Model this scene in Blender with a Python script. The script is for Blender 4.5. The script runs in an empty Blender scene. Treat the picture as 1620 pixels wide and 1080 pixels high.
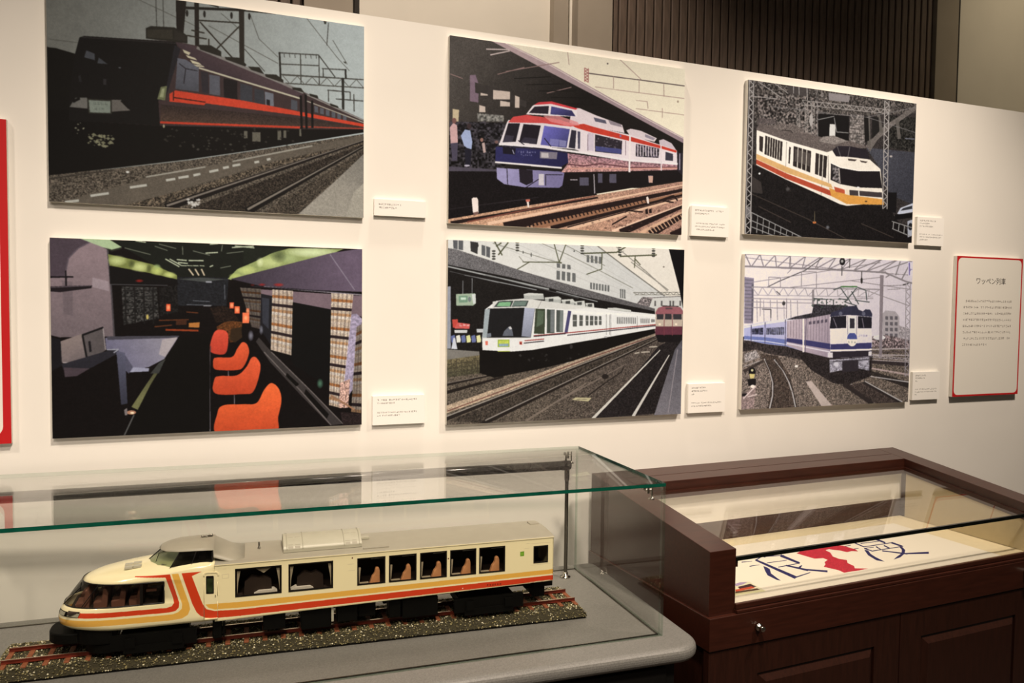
# Museum wall with framed railway photographs, a glazed model train case and a wooden display cabinet.
import bpy, bmesh, math, random
import numpy as np
from mathutils import Vector, Matrix

random.seed(7)
scene = bpy.context.scene
COL = scene.collection
F = 1.63                      # every height below is measured from the camera's eye line; the floor lies F beneath

# ------------------------------------------------------------------ camera, world, lights, exposure
cam_data = bpy.data.cameras.new('camera')
cam_data.sensor_fit = 'HORIZONTAL'
cam_data.sensor_width = 36.0
cam_data.lens = 1268.22 / 1620 * 36.0
cam_data.clip_start = 0.05
cam = bpy.data.objects.new('camera', cam_data)
COL.objects.link(cam)
_rx, _ry, _rz = -0.046178, -0.011994, -0.387553
_R = Matrix.Rotation(_rz, 3, 'Z') @ Matrix.Rotation(_rx, 3, 'X') @ Matrix.Rotation(_ry, 3, 'Y')
_X, _Y, _Z = _R.col[0], _R.col[1], _R.col[2]
cam.matrix_world = Matrix(((_X.x, _Z.x, -_Y.x, 0.354305), (_X.y, _Z.y, -_Y.y, -2.642267),
                           (_X.z, _Z.z, -_Y.z, 0.025222 + F), (0, 0, 0, 1)))
scene.camera = cam

world = bpy.data.worlds.new('room_dusk')
scene.world = world
world.use_nodes = True
world.node_tree.nodes['Background'].inputs[0].default_value = (1.0, 0.86, 0.66, 1)
world.node_tree.nodes['Background'].inputs[1].default_value = 0.035


def spot(name, loc, target, power, size, angle, blend, color):
    ld = bpy.data.lights.new(name, 'SPOT')
    ld.energy = power
    ld.shadow_soft_size = size
    ld.spot_size = math.radians(angle)
    ld.spot_blend = blend
    ld.color = color
    o = bpy.data.objects.new(name, ld)
    COL.objects.link(o)
    o.location = (loc[0], loc[1], loc[2] + F)
    d = Vector(target) - Vector(loc)
    o.rotation_euler = d.to_track_quat('-Z', 'Y').to_euler()
    return o


WARM = (1.0, 0.84, 0.69)
spot('spot_light', (0.85, -2.35, 2.35), (0.85, -0.35, -0.8), 350, 0.14, 84, 1.0, WARM)
spot('spot_light', (0.1, -2.9, 1.45), (0.55, -0.4, -0.8), 125, 0.16, 62, 1.0, WARM)  # low front fill, added to brighten the train's near side
spot('spot_light', (3.1, -1.8, 2.5), (3.0, -0.3, -0.75), 385, 0.14, 84, 1.0, WARM)
spot('spot_light', (-1.6, -1.9, 2.5), (-1.2, -0.3, -0.6), 150, 0.14, 80, 1.0, WARM)
spot('spot_light', (1.35, -0.35, 2.9), (1.45, 0.66, 1.1), 165, 0.06, 80, 0.8, WARM)
spot('spot_light', (5.0, -0.6, 2.9), (5.1, 0.66, 1.1), 50, 0.06, 84, 0.9, (1.0, 0.82, 0.56))

scene.view_settings.view_transform = 'Standard'
scene.view_settings.look = 'None'
scene.view_settings.exposure = 0.42
scene.view_settings.gamma = 1.0
scene.view_settings.use_curve_mapping = False


# ------------------------------------------------------------------ materials
def lin(c):
    return tuple(((x / 255) / 12.92 if x / 255 < 0.04045 else ((x / 255 + 0.055) / 1.055) ** 2.4) for x in c)


def mat(name, rgb, rough=0.5, metal=0.0, spec=0.5, noise=0.0, nscale=40.0, stretch=(1, 1, 1), bump=0.0, coat=0.0):
    """Principled material; base colour (sRGB 0-255) broken up by a procedural noise."""
    m = bpy.data.materials.new(name)
    m.use_nodes = True
    nt = m.node_tree
    b = nt.nodes['Principled BSDF']
    r, g, bl = lin(rgb)
    b.inputs['Base Color'].default_value = (r, g, bl, 1)
    b.inputs['Roughness'].default_value = rough
    b.inputs['Metallic'].default_value = metal
    b.inputs['Specular IOR Level'].default_value = spec
    b.inputs['Coat Weight'].default_value = coat
    b.inputs['Coat Roughness'].default_value = 0.08
    if noise > 0 or bump > 0:
        tc = nt.nodes.new('ShaderNodeTexCoord')
        mp = nt.nodes.new('ShaderNodeMapping')
        mp.inputs['Scale'].default_value = stretch
        nz = nt.nodes.new('ShaderNodeTexNoise')
        nz.inputs['Scale'].default_value = nscale
        nz.inputs['Detail'].default_value = 6
        nt.links.new(tc.outputs['Object'], mp.inputs['Vector'])
        nt.links.new(mp.outputs['Vector'], nz.inputs['Vector'])
        if noise > 0:
            rp = nt.nodes.new('ShaderNodeValToRGB')
            rp.color_ramp.elements[0].position = 0.3
            rp.color_ramp.elements[1].position = 0.7
            k0, k1 = 1 - noise, 1 + noise
            rp.color_ramp.elements[0].color = (r * k0, g * k0, bl * k0, 1)
            rp.color_ramp.elements[1].color = (min(1, r * k1), min(1, g * k1), min(1, bl * k1), 1)
            nt.links.new(nz.outputs['Fac'], rp.inputs['Fac'])
            nt.links.new(rp.outputs['Color'], b.inputs['Base Color'])
        if bump > 0:
            bp = nt.nodes.new('ShaderNodeBump')
            bp.inputs['Strength'].default_value = bump
            bp.inputs['Distance'].default_value = 0.002
            nt.links.new(nz.outputs['Fac'], bp.inputs['Height'])
            nt.links.new(bp.outputs['Normal'], b.inputs['Normal'])
    return m


def glass_mat(name, tint, k=0.96, dark=0.0):
    """Thin architectural glass: clear transmission mixed with a mirror lobe by a Schlick Fresnel term."""
    m = bpy.data.materials.new(name)
    m.use_nodes = True
    nt = m.node_tree
    nt.nodes.remove(nt.nodes['Principled BSDF'])
    out = nt.nodes['Material Output']
    tr = nt.nodes.new('ShaderNodeBsdfTransparent')
    tr.inputs[0].default_value = (*tint, 1)
    gl = nt.nodes.new('ShaderNodeBsdfGlossy')
    gl.inputs['Roughness'].default_value = 0.0
    lw = nt.nodes.new('ShaderNodeLayerWeight')
    lw.inputs['Blend'].default_value = 0.5
    pw = nt.nodes.new('ShaderNodeMath'); pw.operation = 'POWER'; pw.inputs[1].default_value = 5.0
    ml = nt.nodes.new('ShaderNodeMath'); ml.operation = 'MULTIPLY_ADD'
    ml.inputs[1].default_value = k; ml.inputs[2].default_value = 0.04
    mx = nt.nodes.new('ShaderNodeMixShader')
    nt.links.new(lw.outputs['Facing'], pw.inputs[0])
    nt.links.new(pw.outputs[0], ml.inputs[0])
    nt.links.new(ml.outputs[0], mx.inputs[0])
    nt.links.new(tr.outputs[0], mx.inputs[1])
    nt.links.new(gl.outputs[0], mx.inputs[2])
    nt.links.new(mx.outputs[0], out.inputs[0])
    return m


M = dict(
    wall=mat('wall_paint', (232, 229, 222), 0.85, noise=0.02, nscale=3, bump=0.03),
    rear=mat('rear_wall_paint', (214, 208, 196), 0.9, noise=0.03, nscale=4),
    pilaster=mat('pilaster_paint', (150, 140, 126), 0.8, noise=0.05, nscale=6),
    slat=mat('dark_slat_wood', (92, 77, 66), 0.7, noise=0.25, nscale=12, stretch=(8, 8, 1)),
    slat_gap=mat('slat_backing', (40, 34, 29), 0.9, noise=0.1),
    floor=mat('floor_carpet', (62, 52, 46), 0.95, noise=0.3, nscale=90, bump=0.3),
    board=mat('board_edge', (225, 221, 212), 0.7, noise=0.03, nscale=30),
    card=mat('card_white', (238, 236, 230), 0.8, noise=0.015, nscale=20),
    ink=mat('print_ink', (45, 40, 38), 0.8, noise=0.05),
    laminate=mat('grey_laminate', (114, 113, 109), 0.42, noise=0.2, nscale=260, bump=0.04),
    plinth=mat('dark_plinth', (28, 27, 25), 0.7, noise=0.15, nscale=20),
    wood=mat('mahogany', (54, 25, 16), 0.33, noise=0.22, nscale=9, stretch=(1.2, 12, 12), bump=0.05),
    wood_v=mat('mahogany_upright', (44, 21, 13), 0.36, noise=0.22, nscale=9, stretch=(12, 12, 1.2), bump=0.05),
    cream=mat('cream_lining', (212, 198, 164), 0.9, noise=0.03, nscale=50),
    chrome=mat('chrome', (205, 200, 190), 0.12, 1.0, noise=0.03),
    steel=mat('steel_rod', (120, 116, 108), 0.22, 1.0, noise=0.05),
    black_gloss=mat('black_gloss', (12, 12, 11), 0.12, noise=0.2, nscale=30),
    black=mat('black_matte', (5, 5, 4), 0.6, spec=0.12, noise=0.2, nscale=40),
    frame=mat('window_gasket', (16, 12, 10), 0.35, noise=0.1),
    glass=glass_mat('clear_glass', (0.995, 0.998, 0.988)),
    pane_edge=mat('glass_edge_green', (8, 74, 58), 0.15, noise=0.2, nscale=25),
    pane_rim=glass_mat('glass_rim_pale', (0.76, 0.85, 0.79)),
    tint=glass_mat('smoked_pane', (0.78, 0.76, 0.72)),
    grey_roof=mat('roof_grey', (158, 153, 138), 0.45, noise=0.04, nscale=30),
    lightgrey=mat('roof_unit_grey', (176, 173, 156), 0.4, noise=0.04, nscale=30),
    cream_paint=mat('cream_paint', (242, 231, 188), 0.22, noise=0.015, nscale=10, coat=0.4),
    seat=mat('tan_moquette', (232, 168, 118), 0.8, noise=0.1, nscale=60),
    redseat=mat('red_moquette', (112, 74, 60), 0.8, noise=0.1, nscale=60),
    curtain=mat('pale_curtain', (190, 180, 158), 0.9, noise=0.08, nscale=80),
    interior=mat('dark_interior', (46, 34, 28), 0.8, noise=0.1),
    lampwhite=mat('lens_glass', (150, 148, 130), 0.15, noise=0.05),
    rail=mat('rusty_rail', (98, 35, 22), 0.4, noise=0.25, nscale=60),
    railtop=mat('polished_railhead', (205, 188, 168), 0.2, 1.0, noise=0.05),
    sleeper=mat('brown_sleeper', (126, 71, 42), 0.75, noise=0.2, nscale=50),
    black_board=mat('black_baseboard', (8, 8, 7), 0.75, spec=0.15, noise=0.1),
    bed=mat('ballast_bed', (48, 44, 27), 0.95, noise=0.5, nscale=220, bump=0.5),
)


# ------------------------------------------------------------------ mesh helpers
class MB:
    """Collects boxes, tubes, lathes and sheets; build() links them as ONE mesh object."""
    def __init__(self):
        self.v, self.f, self.mi, self.sm = [], [], [], []

    def add(self, vs, fs, mi=0, sm=False):
        o = len(self.v)
        self.v += [tuple(p) for p in vs]
        for q in fs:
            self.f.append(tuple(i + o for i in q)); self.mi.append(mi); self.sm.append(sm)
        return self

    def box(self, x0, x1, y0, y1, z0, z1, mi=0):
        vs = [(x0, y0, z0), (x1, y0, z0), (x1, y1, z0), (x0, y1, z0), (x0, y0, z1), (x1, y0, z1), (x1, y1, z1), (x0, y1, z1)]
        return self.add(vs, [(0, 3, 2, 1), (4, 5, 6, 7), (0, 1, 5, 4), (1, 2, 6, 5), (2, 3, 7, 6), (3, 0, 4, 7)], mi)

    def prism(self, pts, y0, y1, mi=0):
        """polygon given in x,z and extruded along y"""
        n = len(pts)
        vs = [(p[0], y0, p[1]) for p in pts] + [(p[0], y1, p[1]) for p in pts]
        fs = [tuple(range(n)), tuple(range(2 * n - 1, n - 1, -1))]
        fs += [(i, i + n, (i + 1) % n + n, (i + 1) % n) for i in range(n)]
        return self.add(vs, fs, mi)

    def slab(self, pts, z0, z1, mi=0):
        """polygon given in x,y and extruded along z"""
        n = len(pts)
        vs = [(p[0], p[1], z0) for p in pts] + [(p[0], p[1], z1) for p in pts]
        fs = [tuple(range(n - 1, -1, -1)), tuple(range(n, 2 * n))]
        fs += [(i, (i + 1) % n, (i + 1) % n + n, i + n) for i in range(n)]
        return self.add(vs, fs, mi)

    def tube(self, path, r, n=12, mi=0, cap=True):
        path = [Vector(p) for p in path]
        rings = []
        for i, p in enumerate(path):
            a = path[max(0, i - 1)]; b = path[min(len(path) - 1, i + 1)]
            d = (b - a).normalized()
            u = d.cross(Vector((0, 0, 1)))
            if u.length < 1e-3: u = d.cross(Vector((0, 1, 0)))
            u.normalize(); w = d.cross(u)
            rings.append([p + r * (math.cos(2 * math.pi * k / n) * u + math.sin(2 * math.pi * k / n) * w) for k in range(n)])
        vs = [q for rg in rings for q in rg]
        fs = [(i * n + k, i * n + (k + 1) % n, (i + 1) * n + (k + 1) % n, (i + 1) * n + k) for i in range(len(path) - 1) for k in range(n)]
        self.add(vs, fs, mi, True)
        if cap:
            self.add(rings[0], [tuple(range(n))], mi); self.add(rings[-1], [tuple(range(n - 1, -1, -1))], mi)
        return self

    def lathe(self, prof, origin, axis='z', n=20, mi=0):
        """prof: (radius, height) pairs turned about an axis through origin"""
        ox, oy, oz = origin
        vs = []
        for r, h in prof:
            for k in range(n):
                c, s = r * math.cos(2 * math.pi * k / n), r * math.sin(2 * math.pi * k / n)
                vs.append({'z': (ox + c, oy + s, oz + h), 'y': (ox + c, oy + h, oz - s), 'x': (ox + h, oy + c, oz + s)}[axis])
        fs = [(i * n + k, i * n + (k + 1) % n, (i + 1) * n + (k + 1) % n, (i + 1) * n + k) for i in range(len(prof) - 1) for k in range(n)]
        return self.add(vs, fs, mi, True)

    def build(self, name, mats, parent=None, loc=None, rot=0.0, bevel=0.0, seg=2):
        me = bpy.data.meshes.new(name)
        me.from_pydata(self.v, [], self.f)
        if not isinstance(mats, (list, tuple)): mats = [mats]
        for m in mats: me.materials.append(m)
        me.polygons.foreach_set('material_index', self.mi)
        me.polygons.foreach_set('use_smooth', self.sm)
        me.update()
        o = bpy.data.objects.new(name, me)
        COL.objects.link(o)
        if parent is not None: o.parent = parent
        if loc is not None: o.location = loc
        o.rotation_euler = (0, 0, rot)
        if bevel > 0:
            md = o.modifiers.new('bevel', 'BEVEL')
            md.width = bevel; md.segments = seg; md.limit_method = 'ANGLE'; md.angle_limit = math.radians(40)
        return o


def thing(name, label, cat, loc=(0, 0, 0), rot=0.0, group=None):
    o = bpy.data.objects.new(name, None)
    o.empty_display_size = 0.05
    COL.objects.link(o)
    o.location = loc; o.rotation_euler = (0, 0, rot)
    return tag(o, label, cat, group)


def tag(o, label, cat, group=None):
    o['label'] = label; o['category'] = cat
    if group: o['group'] = group
    return o


def struct(o):
    o['kind'] = 'structure'
    return o


# ------------------------------------------------------------------ drawing of flat prints
class Art:
    """A small painter for flat printed sheets. Sketch coordinates are mapped onto the sheet by a homography."""
    def __init__(s, w, h, quad=None, seed=1):
        s.w, s.h = w, h
        s.a = np.zeros((h, w, 3), np.float32)
        s.rng = np.random.default_rng(seed)
        s.cache = {}
        dst = [(0, 0), (w, 0), (w, h), (0, h)]
        quad = quad or dst
        A, b = [], []
        for (x, y), (u, v) in zip(quad, dst):
            A.append([x, y, 1, 0, 0, 0, -u * x, -u * y]); b.append(u)
            A.append([0, 0, 0, x, y, 1, -v * x, -v * y]); b.append(v)
        s.H = np.append(np.linalg.solve(np.array(A, float), np.array(b, float)), 1).reshape(3, 3)

    def tf(s, pts):
        p = np.c_[np.array(pts, float), np.ones(len(pts))] @ s.H.T
        return p[:, :2] / p[:, 2:]

    def noise(s, k):
        if k not in s.cache:
            hh, ww = s.h // k + 2, s.w // k + 2
            n = s.rng.random((hh, ww)).astype(np.float32)
            n = np.repeat(np.repeat(n, k, 0), k, 1)[:s.h, :s.w]
            if k > 2:
                n = (n + np.roll(n, k // 2, 0) + np.roll(n, k // 2, 1) + np.roll(n, (k // 2, k // 3), (0, 1))) / 4
                n = (n - 0.5) * 1.7 + 0.5
            s.cache[k] = n
        return s.cache[k]

    def mask(s, p):
        x0, y0 = np.floor(p.min(0)).astype(int); x1, y1 = np.ceil(p.max(0)).astype(int)
        x0, y0 = max(x0, 0), max(y0, 0); x1, y1 = min(x1, s.w), min(y1, s.h)
        if x1 <= x0 or y1 <= y0: return None
        acc = np.zeros((y1 - y0, x1 - x0 + 1), np.int32)
        q = np.roll(p, -1, 0)
        for (ax, ay), (bx, by) in zip(p, q):
            if ay == by: continue
            lo, hi = min(ay, by), max(ay, by)
            r0, r1 = max(y0, math.ceil(lo - 0.5)), min(y1, math.ceil(hi - 0.5))
            if r1 <= r0: continue
            ys = np.arange(r0, r1)
            xs = ax + (ys + 0.5 - ay) * (bx - ax) / (by - ay)
            c = np.clip(np.ceil(xs - 0.5).astype(int) - x0, 0, x1 - x0)
            np.add.at(acc, (ys - y0, c), 1)
        return (np.cumsum(acc, 1)[:, :-1] % 2).astype(bool), x0, y0, x1, y1

    def poly(s, pts, c, c2=None, g=None, n=0.0, k=3, al=1.0, raw=False, sm=0):
        """fill: colour c, or c to c2 along the line g; n = grain amplitude with cells of k pixels"""
        p = np.array(pts, float) if raw else s.tf(pts)
        if sm:                                   # rounded outline through the given points
            q0, q2, q3 = np.roll(p, 1, 0), np.roll(p, -1, 0), np.roll(p, -2, 0)
            t = (np.arange(sm) / sm)[None, :, None]
            a_, b_, c_, d_ = (v[:, None, :] for v in (q0, p, q2, q3))
            p = (b_ + 0.5 * t * (c_ - a_ + t * (2 * a_ - 5 * b_ + 4 * c_ - d_ + t * (3 * (b_ - c_) + d_ - a_)))).reshape(-1, 2)
        r = s.mask(p)
        if r is None: return s
        m, x0, y0, x1, y1 = r
        reg = s.a[y0:y1, x0:x1]
        col = np.empty(reg.shape, np.float32)
        col[:] = np.array(c, np.float32) / 255
        if c2 is not None:
            ga, gb = (np.array(g, float) if raw else s.tf(g))
            d = gb - ga
            yy, xx = np.mgrid[y0:y1, x0:x1]
            t = np.clip(((xx - ga[0]) * d[0] + (yy - ga[1]) * d[1]) / (d @ d), 0, 1)[..., None]
            col = (col * (1 - t) + np.array(c2, np.float32) / 255 * t).astype(np.float32)
        if n:
            col = col * (1 + n * 2 * (s.noise(k)[y0:y1, x0:x1, None] - 0.5)) + 0.0
        reg[m] = reg[m] * (1 - al) + np.clip(col[m], 0, 1) * al
        return s

    def line(s, pts, w, c, **kw):
        for a, b in zip(pts[:-1], pts[1:]):
            a, b = np.array(a, float), np.array(b, float)
            d = b - a; L = math.hypot(*d)
            if L < 1e-6: continue
            nn = np.array([-d[1], d[0]]) / L * w / 2
            e = d / L * w * 0.15
            s.poly([a - e + nn, b + e + nn, b + e - nn, a - e - nn], c, **kw)
        return s

    def lines(s, w, c, *segs, **kw):
        for g in segs: s.line(g, w, c, **kw)
        return s

    def taper(s, a, b, w0, w1, c, **kw):
        a, b = np.array(a, float), np.array(b, float)
        d = b - a; nn = np.array([-d[1], d[0]]) / math.hypot(*d) / 2
        return s.poly([a + nn * w0, b + nn * w1, b - nn * w1, a - nn * w0], c, **kw)

    def ell(s, cx, cy, rx, ry, c, **kw):
        return s.poly([(cx + rx * math.cos(t * math.pi / 14), cy + ry * math.sin(t * math.pi / 14)) for t in range(28)], c, **kw)

    def blob(s, cx, cy, rx, ry, c, al=0.9, steps=8):
        """soft-edged patch"""
        for i in range(steps):
            q = 1 - i / steps
            s.ell(cx, cy, rx * q, ry * q, c, al=al * 1.6 / steps)
        return s

    def specks(s, box, cnt, c, r=(1, 3), al=0.8):
        x0, y0, x1, y1 = box
        for _ in range(cnt):
            x, y = x0 + (x1 - x0) * s.rng.random(), y0 + (y1 - y0) * s.rng.random()
            q = r[0] + (r[1] - r[0]) * s.rng.random()
            s.poly([(x - q, y), (x, y - q * .7), (x + q, y), (x, y + q * .7)], c, al=al)
        return s

    def zigzag(s, a, b, c, d, n, w, col):
        """lattice between the edges a-b and c-d"""
        a, b, c, d = (np.array(t, float) for t in (a, b, c, d))
        pts = []
        for i in range(n + 1):
            t = i / n
            pts.append(a + (b - a) * t if i % 2 == 0 else c + (d - c) * t)
        s.line(pts, w, col); s.line([a, b], w, col); s.line([c, d], w, col)
        return s

    def glyphs(s, x0, y, x1, size, c, dens=1.0, slope=0.0):
        """a row of tiny unreadable characters, as small print looks from across the room"""
        x = x0
        while x < x1 - size * .5:
            if s.rng.random() < dens:
                k = s.rng.integers(2, 5)
                yy = y + (x - x0) * slope
                for _ in range(k):
                    px, py = x + s.rng.random() * size * .8, yy + s.rng.random() * size * .85
                    if s.rng.random() < .55: s.poly([(x + size * .08, py), (x + size * .88, py), (x + size * .88, py + size * .12), (x + size * .08, py + size * .12)], c, al=.8)
                    else: s.poly([(px, yy), (px + size * .13, yy), (px + size * .13, yy + size * .9), (px, yy + size * .9)], c, al=.8)
            x += size * 1.08
        return s

    def material(s, name, white=None, rough=0.35, grain=0.04, spec=0.35, soft=0.0, cool=1.0):
        a = s.a
        if cool < 1:                             # hold back blue casts
            lum = a.mean(2, keepdims=True)
            k = np.where(a[..., 2:3] > a[..., 0:1], cool, 1.0)
            a = lum + (a - lum) * k
        if soft > 0:                             # uneven density of an old colour print
            for k, q in ((64, 0.035), (20, 0.04), (6, 0.07)):
                n = s.noise(k)
                a = a * (1 + q * (1.15 - a.mean(2, keepdims=True)) * (n[..., None] - 0.5))
        if soft > 0:                             # photographic softness of the enlargement
            r = int(soft * 2.5) + 1
            kx = np.exp(-0.5 * (np.arange(-r, r + 1) / soft) ** 2); kx /= kx.sum()
            for ax in (0, 1):
                pad = [(0, 0)] * 3; pad[ax] = (r, r)
                b = np.pad(a, pad, mode='edge')
                a = sum(kx[i] * (b[i:i + s.h] if ax == 0 else b[:, i:i + s.w]) for i in range(2 * r + 1)).astype(np.float32)
        a = a + grain * (s.rng.random(s.a.shape[:2])[..., None] - 0.5) * (0.4 + s.a)
        a = np.clip(a, 0.006, 1)
        l = np.where(a < 0.04045, a / 12.92, ((a + 0.055) / 1.055) ** 2.4)
        if white is not None:                      # sketch colours are relative to this paper white
            l = l / np.array(lin(white)) * np.array((0.81, 0.78, 0.73))
        l = np.clip(l, 0.0, 0.88)
        o = np.where(l < 0.0031308, l * 12.92, 1.055 * np.power(l, 1 / 2.4) - 0.055)
        img = bpy.data.images.new(name, s.w, s.h, alpha=False)
        px = np.ones((s.h, s.w, 4), np.float32)
        px[..., :3] = o[::-1]
        img.pixels.foreach_set(px.ravel())
        img.update(); img.pack()
        m = bpy.data.materials.new(name)
        m.use_nodes = True
        nt = m.node_tree
        b = nt.nodes['Principled BSDF']
        b.inputs['Roughness'].default_value = rough
        b.inputs['Specular IOR Level'].default_value = spec
        t = nt.nodes.new('ShaderNodeTexImage')
        t.image = img; t.extension = 'EXTEND'; t.interpolation = 'Cubic'
        nt.links.new(t.outputs['Color'], b.inputs['Base Color'])
        return m


def uv_front(o, x0, x1, z0, z1):
    """planar UVs over x and z"""
    me = o.data
    uv = me.uv_layers.new(name='print')
    for l in me.loops:
        c = me.vertices[l.vertex_index].co
        uv.data[l.index].uv = ((c.x - x0) / (x1 - x0), (c.z - z0) / (z1 - z0))

# ------------------------------------------------------------------ the six railway photographs (flat prints)
BK = (13, 11, 9)


def art_express():                                   # dark red-striped express beside a platform
    s = Art(1240, 830, [(57, -12), (1557, 118), (1538, 1020), (58, 968)], 3)
    P, L = s.poly, s.lines
    P([(0, -60), (1620, -60), (1620, 1080), (0, 1080)], (112, 110, 98), (176, 182, 172), [(100, 100), (1450, 300)])
    W = (62, 60, 52)
    L(3, (88, 86, 76), [(60, 245), (200, 256)], [(360, 0), (650, 120)], [(660, 120), (760, 165)], [(1275, 95), (1420, 270), (1480, 330)],
      [(1000, 90), (1040, 200), (1130, 280)], [(800, 150), (1130, 310)], [(860, 90), (960, 170)], [(1400, 190), (1470, 300)])
    L(4, (70, 68, 60), [(555, 5), (558, 170)], [(588, 10), (590, 165)], [(1380, 110), (1370, 215)], [(970, 250), (1065, 350)])
    P([(1355, 98), (1372, 98), (1368, 116), (1360, 116)], (60, 60, 50)); P([(1448, 288), (1466, 288), (1462, 298)], (60, 60, 50))
    P([(648, 15), (700, 20), (682, 195), (650, 195)], (32, 27, 22)); P([(735, 30), (757, 30), (755, 250), (735, 250)], (36, 30, 24))
    P([(946, 58), (971, 58), (968, 315), (945, 315)], (40, 35, 28))
    L(12, (34, 30, 24), [(690, 74), (975, 70)]); L(6, (40, 36, 28), [(970, 73), (1190, 80)], [(757, 128), (945, 130)])
    L(6, (44, 38, 30), [(760, 135), (910, 292)], [(945, 148), (838, 255)], [(700, 200), (790, 212)], [(720, 175), (780, 185)], [(800, 212), (800, 240)], [(760, 40), (850, 62)])
    for x in (700, 782, 910, 995): s.ell(x, 98, 6, 16, (36, 33, 28))
    L(5, (64, 62, 54), [(1138, 260), (1330, 262)], [(1140, 312), (1330, 312)], [(1140, 360), (1550, 369)], [(1150, 400), (1550, 408)],
      [(1240, 262), (1240, 400)], [(1330, 262), (1330, 402)], [(1330, 264), (1408, 362)], [(1345, 325), (1462, 326)], [(1350, 326), (1350, 362)], [(1370, 425), (1482, 430)],
      [(1374, 425), (1374, 478)], [(1482, 430), (1482, 470)], [(1410, 465), (1545, 470)], [(1500, 440), (1500, 520)])
    s.zigzag((1150, 364), (1550, 370), (1150, 402), (1550, 408), 11, 3, (84, 82, 72))
    for i in range(7): L(3, (66, 64, 56), [(1160 + i * 26, 262), (1162 + i * 26, 280)])
    L(9, (40, 38, 32), [(1138, 258), (1142, 400)], [(1461, 324), (1461, 366)]); P([(1440, 365), (1453, 365), (1452, 515), (1440, 512)], (44, 42, 36))
    # dark mass on the left, under-train shadow and ground
    P([(0, 275), (100, 285), (200, 310), (230, 700), (160, 1000), (0, 1000)], (17, 15, 12))
    P([(0, 855), (360, 815), (700, 770), (1000, 720), (1545, 625), (1560, 1060), (0, 1060)], (84, 75, 62), n=.34, k=3)
    s.specks((60, 830, 1500, 1000), 1300, (38, 33, 26), (2, 7)); s.specks((60, 840, 1500, 1000), 420, (142, 132, 112), (1, 4))
    P([(60, 985), (300, 915), (520, 850), (900, 770), (1545, 632), (1545, 660), (1100, 765), (740, 880), (420, 985)], (92, 83, 69), n=.12, k=2)
    P([(380, 985), (760, 880), (1100, 768), (1545, 664), (1545, 676), (1100, 790), (800, 900), (600, 985)], (78, 68, 54), n=.5, k=4)
    L(7, (150, 144, 126), [(500, 850), (775, 798)], [(905, 770), (1290, 688)])
    for a, b in (((130, 970), (190, 962)), ((245, 940), (325, 927)), ((425, 899), (500, 887)), ((592, 863), (632, 856)), ((650, 851), (695, 843)), ((720, 838), (750, 831)),
                 ((795, 820), (835, 811)), ((860, 801), (885, 796)), ((905, 790), (940, 783)), ((1010, 772), (1030, 768)), ((1070, 758), (1085, 754))):
        L(11, (176, 172, 154), [a, b])
    P([(0, 860), (360, 812), (700, 765), (1000, 716), (1545, 618), (1545, 570), (570, 600), (150, 560), (0, 560)], BK)
    L(5, (52, 46, 38), [(60, 868), (350, 822)])
    # far-to-near rails
    s.taper((585, 988), (1550, 656), 36, 8, (24, 20, 17)); s.taper((592, 979), (1550, 653), 10, 3, (118, 108, 94))
    P([(640, 1010), (1545, 672), (1545, 690), (990, 1010)], (48, 41, 33), n=.45, k=3)
    s.taper((965, 1000), (1550, 682), 36, 9, (22, 19, 16)); s.taper((972, 990), (1550, 679), 11, 3, (124, 114, 98))
    P([(1030, 1012), (1545, 700), (1545, 722), (1390, 850), (1210, 1010)], (66, 58, 47), n=.4, k=3)
    P([(1212, 1012), (1395, 855), (1550, 715), (1550, 1030)], (150, 142, 124), (126, 120, 106), [(1400, 900), (1540, 760)], n=.06, k=3)
    P([(1450, 1020), (1492, 900), (1550, 850), (1550, 1030)], (160, 152, 132), n=.05)
    s.specks((690, 945, 745, 985), 26, (206, 200, 184), (3, 10))
    # train body
    P([(204, 232), (225, 225), (640, 230), (745, 245), (1150, 398), (1250, 437), (1548, 558), (1548, 604), (1240, 612), (575, 616), (150, 605), (158, 480), (182, 310)], (60, 46, 43))
    P([(570, 520), (1230, 560), (1548, 590), (1548, 604), (1230, 606), (570, 604)], (44, 34, 30), (72, 55, 44), [(900, 530), (900, 600)], n=.14, k=3)
    P([(640, 232), (745, 250), (1150, 402), (1245, 442), (1245, 466), (755, 345), (680, 268)], (74, 58, 58), (58, 46, 48), [(800, 260), (760, 340)])
    L(13, (128, 122, 112), [(745, 254), (1150, 401), (1250, 440)]); L(6, (140, 134, 122), [(1262, 448), (1548, 562)])
    for pts in ([(507, 176), (530, 165), (640, 166), (700, 200), (700, 236), (507, 223)], [(750, 240), (810, 240), (858, 266), (858, 290), (760, 262)],
                [(875, 290), (945, 291), (978, 322), (972, 330), (880, 302)], [(985, 330), (1040, 331), (1062, 362), (1000, 345)], [(1065, 362), (1120, 362), (1155, 386), (1155, 399), (1070, 374)],
                [(1195, 418), (1240, 420), (1256, 441), (1200, 428)], [(1280, 444), (1320, 452), (1325, 466), (1284, 456)], [(1380, 486), (1420, 498), (1424, 508), (1384, 498)]):
        P(pts, (38, 35, 28))
    P([(512, 182), (630, 176), (632, 220), (512, 218)], (52, 48, 38)); P([(640, 178), (695, 204), (695, 228), (640, 224)], (44, 40, 33))
    P([(204, 232), (225, 224), (645, 232), (655, 262), (600, 435), (560, 500), (566, 615), (150, 605), (158, 480), (182, 310)], (19, 17, 15))
    L(4, (44, 40, 37), [(215, 231), (645, 238)])
    P([(640, 245), (668, 262), (612, 440), (590, 500), (560, 500), (600, 430)], (34, 32, 34))
    P([(555, 497), (572, 440), (602, 434), (592, 500)], (104, 106, 72)); P([(566, 486), (578, 448), (590, 446), (584, 488)], (150, 152, 112))
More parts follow.
